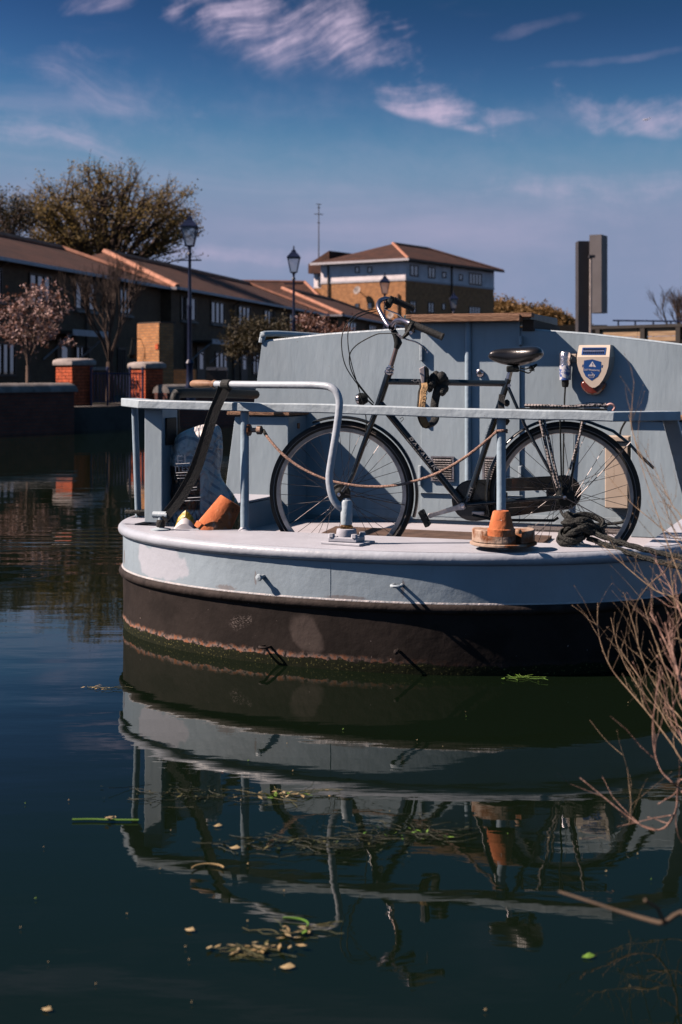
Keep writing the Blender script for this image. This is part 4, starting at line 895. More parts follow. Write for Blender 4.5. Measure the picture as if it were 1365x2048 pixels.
# doors
dL = bx(842, 939, 641, 1036, .014, .0).build('door', paint, boat, smooth=0, bev=.003)
dR = bx(941, 1040, 641, 1040, .014, .0).build('door', paint, boat, smooth=0, bev=.003)
a = un(on_u(937, 700, UB - .02)); m = MB(); m.tube([B(UB - .022, a[1], un(on_u(937, 962, UB - .02))[2]), B(UB - .022, a[1], un(on_u(937, 645, UB - .02))[2])], .021, 12); m.build('door_cover_tube', pipe_p, dL)
for px, y0, y1, d_ in ((842, 690, 722, dL), (839, 931, 972, dL), (1040, 672, 690, dR), (1040, 932, 955, dR), (841, 800, 842, dL)):
    hm = bx(px - 3, px + 3, y0, y1, .045, .0); hg = hm.build('hinge', paint2 if y0 != 800 else woodh, d_, smooth=0, bev=.004)
p = on_u(961, 746, UB - .016); m = MB(); m.lathe([(0, .016), (.016, .016), (.024, .01), (.024, 0)], p, -U, 20); lk = m.build('door_lock', chrome, dR)
m = MB(); m.lathe([(0, .019), (.011, .019), (.011, .014)], p, -U, 14); m.build('keyhole', matte_b, lk)
for (x0, x1, y0, y1, d_) in ((862, 908, 912, 963, dL), (965, 1009, 913, 964, dR)):
    vp = bx(x0, x1, y0, y1, .02, .0145).build('vent', matte_b, d_, smooth=0)
    fr = MB(); 
    for q_ in ((x0, x1, y0, y0 + 4), (x0, x1, y1 - 4, y1), (x0, x0 + 4, y0 + 4, y1 - 4), (x1 - 4, x1, y0 + 4, y1 - 4)): t_ = bx(*q_, .028, .0205); fr.add(t_.v, t_.f)
    fr.build('vent_frame', alu, vp, smooth=0)
    for i in range(9):
        yy = y0 + 6 + i * (y1 - y0 - 10) / 9; a = un(on_u(x0 + 5, yy, UB - .03)); b_ = un(on_u(x1 - 5, yy + 3.4, UB - .03))
        m = MB(); m.hexa([B(UB - .034, a[1], b_[2]), B(UB - .034, b_[1], b_[2]), B(UB - .030, b_[1], b_[2]), B(UB - .030, a[1], b_[2])], [B(UB - .026, a[1], a[2]), B(UB - .026, b_[1], a[2]), B(UB - .021, b_[1], a[2]), B(UB - .021, a[1], a[2])]); m.build('slat', alu, vp, smooth=0)
bx(835, 1045, 985, 992, .03, .0145).build('door_sill_batten', paint2, boat, smooth=0, bev=.003)
bx(580, 1260, 1028, 1037, .012, .0).build('skirting', paint2, boat, smooth=0)
# seat lockers either side of the doors
UL = UB - .30
def lp(px, py): return un(on_u(px, py, UL))
a, b_, c, d = lp(470, 833), lp(577, 833), lp(577, 1040), lp(443, 1040)
m = MB(); m.prism([B(UL, a[1], a[2]), B(UL, b_[1], b_[2]), B(UL, b_[1], ZF + .001), B(UL, d[1], ZF + .001)], U * .299); lkr = m.build('locker', paint, boat, smooth=0, bev=.004)
a1, b1 = lp(458, 823), lp(583, 832); m = MB(); m.prism([B(UL - .03, a1[1], a1[2]), B(UL - .03, b1[1], a1[2]), B(UL - .03, b1[1], b1[2] + .002), B(UL - .03, a1[1], b1[2] + .002)], U * .328); m.build('locker_top', wood_w, boat, smooth=0, bev=.004)
tt = lp(595, 842); m = MB(); m.box(B(UL + .16, b_[1] - .004, a[2] - .06), (.03, .006, .035), (U, NN, Vector((0, 0, 1)))); m.build('locker_catch', woodh, lkr, smooth=0)
b2 = lp(1262, 850); m = MB(); nE = -1.46
m.prism([B(UL, b2[1], a[2]), B(UL, nE, a[2]), B(UL, nE, ZF + .001), B(UL, b2[1], ZF + .001)], U * .299); m.build('locker', paint, boat, smooth=0, bev=.004)
m = MB(); b3 = lp(1234, 845); m.prism([B(UL - .03, b3[1], a1[2]), B(UL - .03, nE - .02, a1[2]), B(UL - .03, nE - .02, b1[2] + .002), B(UL - .03, b3[1], b1[2] + .002)], U * .328); m.build('locker_top', wood_w, boat, smooth=0, bev=.004)

# stern rail
UR = .30
def rp(px, py, u): return on_u(px, py, u)
E0 = B(.62, 1.47, 1.205); C1_ = rp(293, 808, UR); C2_ = rp(1222, 833, UR); E1 = B(.60, -1.40, 1.164)
def flatbar(mb, pts, w, h):
    n_ = len(pts); rr = []
    for i in range(n_):
        t = ((pts[min(i + 1, n_ - 1)] - pts[i]).normalized() + (pts[i] - pts[max(i - 1, 0)]).normalized()); t.normalize()
        x = Vector((t.y, -t.x, 0)).normalized(); sc = 1
        if 0 < i < n_ - 1: sc = 1 / max(.5, abs(x.dot(Vector(((pts[i + 1] - pts[i]).normalized().y, -(pts[i + 1] - pts[i]).normalized().x, 0)))))
        rr.append([pts[i] + x * w / 2 * sc * a_ + Vector((0, 0, h / 2 * b__)) for a_, b__ in ((-1, -1), (1, -1), (1, 1), (-1, 1))])
    return mb.rings(rr)
def wob(a, b_, n_=14, amt=.0025): return [a.lerp(b_, i / n_) + Vector((0, 0, random.uniform(-amt, amt) if 0 < i < n_ else 0)) for i in range(n_ + 1)]
m = flatbar(MB(), [E0] + wob(C1_, C2_) + [E1], .095, .044); m.build('stern_rail', paint2, boat, smooth=30, bev=.005)
def post(px, r=.0215, y0=None):
    t = rp(px, 800, UR); u, n_, _ = un(t); f_ = (px - 293) / (1222 - 293); zt = C1_.z + (C2_.z - C1_.z) * f_ - .02
    m = MB(); m.tube([B(UR, n_, ZD - .01), B(UR, n_, zt)], r, 14); o = m.build('rail_post', pipe_p, boat)
    m = MB(); m.lathe([(r + .012, 0), (r + .004, .008), (r, .016)], B(UR, n_, ZD), k=14); m.build('post_weld', deck_m, o); return n_
n490 = post(490); n1003 = post(1003)
u0, n0, _ = un(on_z(325, 1049, ZD)); ax3 = (NN, U, Vector((0, 0, 1)))
m = MB(); m.box(B(u0 + .085, n0 + .052, (ZD + 1.19) / 2), (.104, .17, 1.19 - ZD - .012), ax3); m.build('box_post', paint, boat, smooth=0, bev=.005)
m = MB(); m.box(B(u0 + .085, n0 - .006, 1.06), (.012, .11, .14), ax3); m.build('post_pad', matte_b, boat, smooth=0, bev=.004)
m = MB(); m.tube([B(.68, 1.45, ZD), B(.62, 1.44, 1.19)], .018, 10); m.build('rail_post', pipe_p, boat)
m = MB(); t_ = B(.58, -1.385, 1.145); b__ = B(1.05, -1.46, ZD); m.hexa([b__ + NN * .035, b__ - NN * .035, b__ - NN * .035 + U * .04, b__ + NN * .035 + U * .04], [t_ + NN * .035, t_ - NN * .035, t_ - NN * .035 + U * .04, t_ + NN * .035 + U * .04]); m.build('rail_leg', paint2, boat, smooth=0, bev=.004)
# padded grab bar on the port side
g0, g1 = at(352, 788, 7.95), at(512, 790, 9.0)
m = MB(); m.tube(smoothpath([at(351, 860, 7.9), at(349, 815, 7.9), at(352, 791, 7.92), at(364, 786, 7.98), at(440, 787, 8.5), at(512, 789, 9.0)], 6), .028, 10); m.build('grab_bar', matte_b, boat)
# tiller
tb = on_z(692, 1088, ZD); tu, tn, _ = un(tb)
m = MB(); m.prism([B(tu + a_ * .075, tn + b__ * .105, ZD) for a_, b__ in ((-1, -.9), (-.6, 1), (.9, .8), (1, -1.1))], (0, 0, .012)); base_o = m.build('rudder_base_plate', deck_m, boat, smooth=0, bev=.003)
m = MB(); m.prism([B(tu + .01 + a_ * .055, tn + b__ * .07, ZD + .012) for a_, b__ in ((-1, -1), (-1, 1), (1, 1), (1, -1))], (0, 0, .022)); m.build('bearing_block', deck_m, base_o, smooth=0, bev=.004)
m = MB(); m.lathe([(0, .034), (.045, .034), (.047, .05), (.044, .068), (.03, .07), (0, .07)], B(tu + .01, tn, ZD), k=22); m.build('bearing_collar', deck_m, base_o)
for a_, b__ in ((-.045, -.055), (-.045, .055), (.06, -.055)):
    m = MB(); m.lathe([(0, .05), (.014, .05), (.016, .034)], B(tu + .01 + a_, tn + b__, ZD), k=6); m.build('bolt', deck_m, base_o, smooth=0)
m = MB(); m.lathe([(.03, .07), (.03, .08), (.024, .085), (.021, .12), (.02, .135)], B(tu + .01, tn, ZD), k=18); m.build('rudder_stock', brass, boat)
pc = B(tu + .01, tn, 0); dY = pc.y
zt0, zt1 = CAM_H - (1049 - 745) / F * dY, CAM_H - (1000 - 745) / F * dY
m = MB(); m.lathe([(0, zt0), (.025, zt0), (.027, zt0 + .006), (.027, zt1 - .01), (.022, zt1), (.014, zt1 + .002), (.013, zt1 + .008), (0, zt1 + .008)], pc, k=20); m.build('tiller_sleeve', paint2, boat)
tp = [(694, 1018, dY), (684, 1016, dY), (671, 1004, dY + .0), (663, 986, dY), (659, 958, dY + .005), (662, 930, dY + .01), (672, 870, dY + .01), (678, 826, dY + .015), (679, 802, dY + .02), (673, 784, dY + .03), (660, 774, dY + .05), (640, 771, dY + .09), (600, 770, dY + .16), (520, 769.5, dY + .33), (432, 768.5, dY + .55)]
m = MB(); m.tube(smoothpath([at(*p) for p in tp], 5), .0175, 14); til = m.build('tiller', pm('tiller_paint', (.46, .525, .59), .38, var=.06, scale=8, bump=.2, bscale=40), boat)
h0, h1 = at(432, 768.5, dY + .55), at(384, 767.6, dY + .68)
m = MB(); m.tube([h0.lerp(h1, f_) for f_ in (0, .06, .12, .2, .3, .5, .75, .92, 1.0, 1.03)], [.019, .022, .018, .016, .019, .021, .0205, .019, .014, .006], 14); m.build('tiller_handle', woodh, til)
# mooring studs on deck and on the hull
def tstud(px, py, w, h):
    c = on_z(px, py, ZD); o = MB(); o.lathe([(0, 0), (.05, 0), (.05, .006), (.02, .012), (.015, .02), (.014, h)], c, k=16); s_ = o.build('mooring_stud', paint2, boat)
    m = MB(); x = (NN * -1).normalized(); m.tube([c + Vector((0, 0, h)) - x * w, c + Vector((0, 0, h)) + x * w], .0175, 12); m.build('stud_bar', paint2, s_); return c
ts = tstud(322, 1060, .04, .075); ts2 = tstud(1160, 1092, .055, .075)
def hullpt(px, py, out=0.0):
    best = None
    for i in range(8, len(OL) - 9):
        for f_ in (0, .25, .5, .75):
            u = OL[i][0] + (OL[i + 1][0] - OL[i][0]) * f_; n_ = OL[i][1] + (OL[i + 1][1] - OL[i][1]) * f_; p = B(u, n_, 0); e = abs(682.5 + F * p.x / p.y - px)
            if best is None or e < best[0]:
                tx = Vector((OL[i + 1][0] - OL[i][0], OL[i + 1][1] - OL[i][1])).normalized(); nr = U * -tx.y * -1 + NN * -tx.x if False else (U * tx.y + NN * -tx.x)
                if nr.dot(B(u, n_, 0) - B(2, 0, 0)) < 0: nr = -nr
                best = (e, p, nr)
    p = best[1]; z = CAM_H - (py - 745) / F * p.y; return Vector((p.x, p.y, z)) + best[2] * out, best[2]
p, nr = hullpt(526, 1153); m = MB(); m.tube([p, p + nr * .035], [.012, .009], 8); s_ = m.build('hull_eye', paint2, boat); m = MB(); m.lathe([(0, .02), (.014, .016), (.017, .006), (.012, 0)], p + nr * .03, nr, 10); m.build('eye_knob', paint2, s_)
p, nr = hullpt(799, 1169); m = MB(); x = nr.cross(Vector((0, 0, 1))); m.tube(smoothpath([p - x * .018, p - x * .02 + nr * .05, p + nr * .06, p + x * .02 + nr * .05, p + x * .018], 4), .007, 8); m.build('hull_loop', paint2, boat)
p, nr = hullpt(535, 1292); m = MB(); x = nr.cross(Vector((0, 0, 1))); m.tube(smoothpath([p - x * .016, p - x * .02 + nr * .035, p + nr * .045, p + x * .02 + nr * .035, p + x * .016], 4), .006, 8); m.build('hull_loop', strake_m, boat)
p, nr = hullpt(797, 1300); m = MB(); m.tube([p, p + nr * .05], .007, 8); s_ = m.build('hull_eye', strake_m, boat); m = MB(); m.lathe([(0, .014), (.010, .01), (.012, 0)], p + nr * .045, nr, 8); m.build('eye_knob', strake_m, s_)
# weld seams down the hull plating
p, nr = hullpt(662, 1150); m = MB(); m.tube([Vector((p.x, p.y, z_)) - nr * .0004 for z_ in (.352, .40, .45, .50, .54)], .0013, 5); m.build('weld_seam', bpy.data.materials['hull_upper_paint'], boat)
# eye bolt on the port rail post
u_, n_, z_ = un(rp(503, 860, UR)); e = B(UR, n490, z_); xr = -NN
m = MB(); m.lathe([(0, 0), (.03, 0), (.03, .008), (.012, .01), (.012, .05), (.022, .05), (.022, .07), (.008, .075), (0, .075)], e + xr * .02, xr, 12); eyeb = m.build('eye_bolt', rusty, boat)
eye_end = e + xr * .10

# ------------------------------------------------------------------ loose things on the boat
# rusty turntable base with two iron blocks, upturned pot on top
rc = on_z(1007, 1089, ZD + .02); ru_, rn_, _ = un(rc)
rb2 = thing('iron_fairlead', 'round rusty iron base with two curved blocks on the deck edge under the small pot', 'fairlead', (rc.x, rc.y, ZD))
m = MB(); m.lathe([(0, .0), (.025, .0), (.025, .02), (0, .02)], (rc.x, rc.y, ZD), k=12); m.build('stud', paint2, rb2)
m = MB(); m.lathe([(0, .02), (.14, .02), (.148, .024), (.148, .032), (.14, .035), (0, .035)], (rc.x, rc.y, ZD), k=40); m.build('plate', rusty, rb2)
def sector(a0, a1, ri, ro, z0, z1, kk=10):
    lo = []; 
    for i in range(kk + 1): a = a0 + (a1 - a0) * i / kk; lo.append(Vector((rc.x + math.cos(a) * ro, rc.y + math.sin(a) * ro, z0)))
    for i in range(kk, -1, -1): a = a0 + (a1 - a0) * i / kk; lo.append(Vector((rc.x + math.cos(a) * ri, rc.y + math.sin(a) * ri, z0)))
    return MB().prism(lo, (0, 0, z1 - z0))
sector(R(150), R(287), .02, .138, ZD + .036, ZD + .092).build('block', rusty, rb2, smooth=30, bev=.004)
sector(R(298), R(388), .05, .138, ZD + .036, ZD + .09).build('block', rusty, rb2, smooth=30, bev=.004)
for px, py in ((974, 1068), (1037, 1064)):
    c = on_z(px, py + 3, ZD + .085); m = MB(); m.lathe([(.016, 0), (.016, .01), (.01, .018), (0, .02)], c, k=8); m.build('bolt', woodh, rb2)
def pot(name, label, c, ax, r0, r1, h, hr):      # open end first
    o = thing(name, label, 'flower pot', c); ax = Vector(ax).normalized()
    m = MB(); m.lathe([(r1 * .92, 0), (r1, 0), (r1 + .001, hr), (r1 * .93, hr + .002), (r0, h - .004), (r0 - .004, h), (.012, h), (.012, h - .01), (r0 - .008, h - .01), (r1 * .88, hr), (r1 * .92, 0)], c, ax, 36); m.build('body', terra, o); return o
pcn = on_z(1003, 1071, ZD + .092); pot('small_pot', 'small terracotta flower pot standing upside down on the rusty iron base', (pcn.x, pcn.y, ZD + .0925), (0, 0, 1), .036, .058, .104, .028)
pot('large_pot', 'large terracotta flower pot tipped against the compost sack', at(420, 1070, 7.12), (.50, .10, .80), .062, .092, .20, .028)
# compost sack
def sackmat():
    m = bpy.data.materials.new('printed_sack'); m.use_nodes = True; t = m.node_tree; b = t.nodes['Principled BSDF']; b.inputs['Roughness'].default_value = .35
    tc_ = N(t, 'ShaderNodeTexCoord'); s_ = N(t, 'ShaderNodeSeparateXYZ'); L(t, tc_.outputs['UV'], s_.inputs[0]); x, y = s_.outputs[0], s_.outputs[1]
    n_ = N(t, 'ShaderNodeTexNoise'); n_.inputs['Scale'].default_value = 6; L(t, tc_.outputs['UV'], n_.inputs[0])
    w = N(t, 'ShaderNodeTexWave', wave_type='RINGS', rings_direction='Z'); mp = N(t, 'ShaderNodeMapping'); L(t, tc_.outputs['UV'], mp.inputs[0]); mp.inputs['Location'].default_value = (-.3, .05, 0); L(t, mp.outputs[0], w.inputs[0]); w.inputs['Scale'].default_value = 4.5; w.inputs['Distortion'].default_value = 5; w.inputs['Detail Scale'].default_value = .7
    rgb = N(t, 'ShaderNodeMix', data_type='RGBA'); L(t, MR(t, n_.outputs[0], .35, .65), rgb.inputs[0]); rgb.inputs[6].default_value = (.88, .82, .76, 1); rgb.inputs[7].default_value = (.66, .64, .64, 1)
    cur = mixc(t, M_(t, 'MULTIPLY', M_(t, 'MULTIPLY', MR(t, w.outputs[1], .72, .84), MR(t, y, .25, .35)), MR(t, n_.outputs[0], .42, .56, 0, .7)), rgb.outputs[2], (.20, .23, .30))
    w2 = N(t, 'ShaderNodeTexWave', wave_type='BANDS', bands_direction='DIAGONAL'); L(t, tc_.outputs['UV'], w2.inputs[0]); w2.inputs['Scale'].default_value = 7; w2.inputs['Distortion'].default_value = 6
    cur = mixc(t, M_(t, 'MULTIPLY', MR(t, w2.outputs[1], .68, .82), MR(t, y, .40, .30)), cur, (.14, .17, .24))
    lab = M_(t, 'MULTIPLY', MR(t, x, .42, .40), M_(t, 'MULTIPLY', MR(t, y, .36, .38), MR(t, y, .70, .68))); cur = mixc(t, lab, cur, (.012, .015, .015))
    cur = mixc(t, M_(t, 'MULTIPLY', MR(t, x, .80, .86), MR(t, n_.outputs[0], .45, .55)), cur, (.17, .17, .06))
    L(t, cur, b.inputs['Base Color']); bp = N(t, 'ShaderNodeBump'); bp.inputs['Strength'].default_value = 1; bp.inputs['Distance'].default_value = .05; n4 = N(t, 'ShaderNodeTexNoise'); n4.inputs['Scale'].default_value = 7; n4.inputs['Detail'].default_value = 3; n4.inputs['Distortion'].default_value = 1.2
    L(t, tc_.outputs['UV'], n4.inputs[0]); L(t, n4.outputs[0], bp.inputs['Height']); L(t, bp.outputs[0], b.inputs['Normal']); return m
SYk = 7.42; prof = [(846, 424, 5), (853, 415, 26), (866, 399, 42), (884, 392, 50), (915, 389, 52), (945, 390, 50), (965, 396, 52), (985, 405, 64), (1010, 410, 74), (1050, 412, 78), (1090, 412, 76), (1118, 412, 70)]
sack = thing('compost_sack', 'crumpled blue-white printed compost sack standing behind the black strap', 'sack', at(410, 1118, SYk)); rr = []; KS = 40
for y_, cx, hw in prof:
    ring = []
    for j in range(KS):
        a = 2 * math.pi * j / KS; c = at(cx, y_, SYk); w_ = hw / F * SYk; nz_ = mnoise.noise(Vector((math.cos(a) * 2.2, math.sin(a) * 2.2, y_ * .03))) * .34 + mnoise.noise(Vector((math.cos(a) * 6, math.sin(a) * 6, y_ * .08))) * .16
        ring.append(c + Vector((math.cos(a) * w_ * (1 + nz_ * .6), math.sin(a) * min(w_, .13) * .8 * (1 + nz_), 0)))
    rr.append(ring)
m = MB(); m.rings(rr[::-1]); so_ = m.build('body', sackmat(), sack, smooth=180, uv=False)
ul = so_.data.uv_layers.new(name='UVMap'); o0 = ORG[sack.name]; xa = at(345, 900, SYk).x; xb = at(490, 900, SYk).x; za, zb = at(400, 1118, SYk).z, at(400, 846, SYk).z
for l in so_.data.loops: w_ = so_.data.vertices[l.vertex_index].co + o0; ul.data[l.index].uv = ((w_.x - xa) / (xb - xa) , (w_.z - za) / (zb - za))
sm = so_.modifiers.new('sub', 'SUBSURF'); sm.levels = sm.render_levels = 1
def on_sack(px, py): return at(px, py, SYk - .165)
grey_print = pm('grey_print', (.55, .58, .62), .5, var=.05)
text('EL', .075, grey_print, sack, 'lettering', on_sack(367, 922), (1, 0, .06), (0, 0, 1)); text('ITES', .04, grey_print, sack, 'lettering', on_sack(364, 938), (1, 0, .05), (0, 0, 1))
for i, (x0, x1, yy) in enumerate(((352, 380, 928), (352, 378, 946), (353, 384, 951), (355, 380, 957), (376, 394, 976), (378, 394, 981), (376, 402, 996), (370, 400, 1002))):
    m = MB(); a, b_ = on_sack(x0, yy), on_sack(x1, yy - 1.5); m.tube([a, b_], .0022, 4); m.build('print_line', grey_print, sack)
# yellow wrapper and pale cloth beside the pot
wr = thing('wrapper', 'crumpled yellow and white packet lying next to the large pot', 'packet', at(372, 1062, 7.12))
m = MB(); rr = []
for i in range(7):
    f_ = i / 6; c = at(348 + 48 * f_, 1062, 7.12); h = math.sin(math.pi * min(1, f_ * 1.1)) * .055 + .012; rr.append([c + Vector((0, -.04, 0)), c + Vector((0, -.03, h * .6)), c + Vector((0, .0, h)), c + Vector((0, .04, h * .9)), c + Vector((0, .05, 0))])
m.rings(rr); m.build('white_half', whitev, wr, smooth=30)
m = MB(); rr = []
for i in range(7):
    f_ = i / 6; c = at(350 + 44 * f_, 1060, 7.19); h = math.sin(math.pi * f_) ** .8 * .085 + .01 + (i % 2) * .006; rr.append([c + Vector((0, -.03, 0)), c + Vector((0, -.025, h * .7)), c + Vector((0, .0, h)), c + Vector((0, .03, h * .8)), c + Vector((0, .04, 0))])
m.rings(rr); m.build('yellow_half', bag_gold, wr, smooth=30)
# webbing strap holding the tiller over
st = thing('webbing_strap', 'black webbing strap tying the tiller down to the mooring stud', 'strap', ts)
def ribbon(mb, pts, w, up, th=.003):
    rr = []
    for i, p in enumerate(pts):
        t = (pts[min(i + 1, len(pts) - 1)] - pts[max(i - 1, 0)]).normalized(); x = t.cross(up).normalized(); y = t.cross(x).normalized()
        ww = w[i] if isinstance(w, list) else w
        rr.append([p + x * ww / 2 * a_ + y * th / 2 * b__ for a_, b__ in ((-1, -1), (1, -1), (1, 1), (-1, 1))])
    return mb.rings(rr)
cv_ = Vector((0, -1, .1))
def yb(px, py): return 6.96 if py < 850 else 6.96 + (py - 850) / 190 * .06
m = ribbon(MB(), smoothpath([at(x, y, yb(x, y)) for x, y in ((466, 764), (452, 783), (436, 815), (424, 850), (412, 890), (396, 940), (372, 985), (350, 1015), (328, 1040))], 4), .036, cv_); m.build('near_band', webbing, st, smooth=30)
m = ribbon(MB(), smoothpath([at(x, y, yb(x, y) + .035) for x, y in ((446, 764), (438, 790), (422, 830), (400, 900), (378, 955), (352, 1000), (322, 1038))], 4), .034, Vector((.3, -1, 0))); m.build('far_band', webbing, st, smooth=30)
c = at(455, 768.7, dY + .49); tdir = (at(520, 769.5, dY + .33) - at(432, 768.5, dY + .55)).normalized(); m = MB(); m.lathe([(.0185, -.03), (.024, -.028), (.0245, .0), (.024, .026), (.0185, .03)], c, tdir, 16); m.build('wrap', webbing, st)
m = MB(); m.lathe([(.016, 0), (.021, .004), (.024, .02), (.02, .036), (.016, .04)], ts + Vector((0, 0, .012)), (0, 0, 1), 12); m.build('hitch', webbing, st)
# rope between the rail posts
y0_, x0_ = eye_end.y, eye_end.x
ro_pts = [eye_end, at(540, 880, 6.95), at(570, 912, 6.9), at(610, 940, 6.86), at(660, 961, 6.82), at(720, 972, 6.78), at(780, 972, 6.73), at(830, 962, 6.69), at(880, 944, 6.65), at(930, 915, 6.6), at(975, 880, 6.57), B(UR - .025, n1003 + .012, CAM_H - (862 - 745) / F * 6.52)]
ro = thing('sagging_rope', 'thin pale rope sagging across the front wheel between two rail posts', 'rope', B(UR, 0, ZD)); path = smoothpath(ro_pts, 8)
m = MB(); m.tube(path[4:], .0068, 8); m.build('rope', rope_l, ro)
m = MB(); m.tube(path[:6], .0085, 8); m.build('dark_end', rope_b, ro)
m = MB(); zz = CAM_H - (862 - 745) / F * 6.52
m.tube([B(UR, n1003, zz) + Vector((math.cos(a * .5) * .026, math.sin(a * .5) * .026, (a - 9) * .0008)) for a in range(18)], .0058, 6); m.build('hitch', rope_l, ro)
# black mooring rope piled on the starboard stud
mr = thing('mooring_rope', 'thick black knotted mooring rope heaped on the deck edge at the right', 'rope', ts2); rng = random.Random(4)
def helixrope(mb, pts, r):
    pts = [Vector(p) for p in pts]; t_ = 0
    for ph in (0, 2.094, 4.189):
        out = []; acc = 0
        for i, p in enumerate(pts):
            if i: acc += (p - pts[i - 1]).length
            tg = (pts[min(i + 1, len(pts) - 1)] - pts[max(i - 1, 0)]).normalized(); x = tg.orthogonal().normalized(); x = (Vector((0, 0, 1)).cross(tg)).normalized() if abs(tg.z) < .95 else x; y = tg.cross(x); a = ph + acc / (r * 2.6) ; out.append(p + x * math.cos(a) * r * .52 + y * math.sin(a) * r * .52)
        mb.tube(out, r * .56, 6)
    return mb
c = ts2 + Vector((0, 0, .02))
loops = []
for i in range(7):
    a0 = rng.uniform(0, 6.28); pts = []; rx, ry, rzv = rng.uniform(.045, .09), rng.uniform(.035, .06), rng.uniform(.02, .045); tl = rng.uniform(-.5, .5)
    for j in range(28):
        a = a0 + 6.0 * j / 27; pts.append(c + Vector((math.cos(a) * rx + rng.uniform(-.015, .015) * 0 + (i - 3) * .012, math.sin(a) * ry, .02 + .055 * i / 6 + math.sin(a + i) * rzv * (1 + .3 * tl) + .01)))
    m = helixrope(MB(), pts, .0145); m.build('rope_turn', rope_b, mr, smooth=60)
for i, (zoff, e) in enumerate(((.05, (1380, 1118)), (.02, (1380, 1138)))):
    a = c + Vector((.03, -.02, zoff)); b_ = at(e[0], e[1], 6.05); pts = [a.lerp(b_, f_ / 90) - Vector((0, 0, math.sin(math.pi * f_ / 90) * .012)) for f_ in range(91)]; pts += [b_.lerp(B(-1.2, -2.4, .3), f_ / 50) for f_ in range(1, 51)]
    m = helixrope(MB(), pts, .0125); m.build('mooring_line', rope_b, mr, smooth=60)
cr = thing('rope_coil', 'small dark rope coil tucked by the port end of the deck', 'rope', B(.7, 1.37, ZD))
m = MB(); m.tube([B(.7, 1.37, ZD + .012) + Vector((math.cos(a * .4) * (.05 + .004 * a), math.sin(a * .4) * .05, .0008 * a)) for a in range(34)], .011, 6); m.build('rope', rope_b, cr)
# fender hanging on the port quarter
fe = thing('rope_fender', 'slim black fender hanging down the port side of the hull', 'fender', B(.95, 1.565, .07))
fx = B(.95, 1.565, 0); m = MB(); m.tube([fx + Vector((.01, 0, .54)), fx + Vector((.004, 0, .40)), fx + Vector((-.012, 0, .20)), fx + Vector((-.02, 0, .09))], [.014, .02, .02, .019], 10); m.build('body', rope_b, fe)
m = MB(); m.tube([fx + Vector((-.02, 0, .09)), fx + Vector((-.021, 0, .068))], .0195, 10); m.build('tip', cream, fe)
m = MB(); m.tube([fx + Vector((.01, 0, .54)), B(.9, 1.47, ZD + .02)], .006, 6); m.build('lanyard', rope_b, fe)
# boards and mats in the well
m = MB(); m.prism([on_z(672, 1052, ZF + .018), on_z(1104, 1071, ZF + .018), on_z(1068, 1100, ZF + .018), on_z(622, 1076, ZF + .018)], (0, 0, -.016)); m.build('duckboard', pm('brown_board', (.10, .062, .045), .85, var=.3, scale=8, bump=.5, bscale=20), smooth=0, label='flat brown board lying on the well floor under the bicycle', cat='board')
m = MB(); m.prism([on_z(1064, 1044, ZF + .012), on_z(1268, 1052, ZF + .012), on_z(1262, 1066, ZF + .012), on_z(1050, 1058, ZF + .012)], (0, 0, -.010)); m.build('door_mat', pm('grey_mat', (.14, .125, .125), .95, var=.2, scale=60, bump=1, bscale=150), smooth=0, label='thin grey mat on the well floor behind the rear wheel', cat='mat')
# cream cabinet on the bulkhead
cb = thing('wall_cabinet', 'cream plastic cabinet on the bulkhead seen through the rear wheel', 'cabinet', on_u(1232, 1018, UB - .06))
bx(1210, 1257, 884, 1018, .12, .001).build('body', cream, cb, smooth=0, bev=.006); bx(1204, 1259, 872, 884, .135, .001).build('lid', cream, cb, smooth=0, bev=.006)
hs = MB(); hs.tube(smoothpath([on_u(1252, 842, UB - .04), on_u(1243, 858, UB - .06), on_u(1240, 872, UB - .06)], 5), .006, 6); hs.build('cable', matte_b, cb)
hs = thing('black_hose', 'black hose looped on the well floor below the cream cabinet', 'hose', on_z(1150, 1050, ZF)); m = MB(); m.tube(smoothpath([on_u(1118, 985, UB - .03), on_u(1119, 1010, UB - .04), on_u(1130, 1034, UB - .08), on_u(1160, 1046, UB - .1), on_u(1210, 1048, UB - .1), on_u(1245, 1044, UB - .1), on_u(1257, 1032, UB - .1), on_u(1258, 1019, UB - .06)], 6), .009, 8); m.build('hose', matte_b, hs)

# alarm siren box
si = thing('alarm_siren', 'cream alarm siren box with solar panel, blue shield sticker and red lens', 'alarm', on_u(1190, 790, UB))
def sp_(px, py, off): return on_u(px, py, UB - off)
front = [(1157.5, 714), (1158, 727), (1160.5, 740), (1165, 752), (1172, 764), (1180, 772.5), (1185, 775.5), (1190, 775), (1197, 770), (1204, 760), (1210, 747), (1214, 733), (1216, 714)]
fo = [un(sp_(x, y, .095)) for x, y in front]; cn = sum(p[1] for p in fo) / len(fo); fo = [(a_, cn + (b__ - cn) * 1.1, c_) for a_, b__, c_ in fo]
fz0 = fo[0][2]; ztop = un(sp_(1185, 690, .06))[2]
rr0 = [B(UB - .095, n_, z) for _, n_, z in fo]
cz = .5 * (fz0 + fo[6][2])
rr1 = [B(UB - .06, cn + (n_ - cn) * 1.10, (z - fz0) * 1.0 + fz0) for _, n_, z in fo]
rr2 = [B(UB - .001, cn + (n_ - cn) * 1.16, (z - fz0) * 1.02 + fz0) for _, n_, z in fo]
m = MB(); k_ = len(fo)
m.add(rr0 + rr1 + rr2, [tuple(range(k_))[::-1]] + [(r_ * k_ + i, r_ * k_ + i + 1, (r_ + 1) * k_ + i + 1, (r_ + 1) * k_ + i)[::-1] for r_ in range(2) for i in range(k_ - 1)])
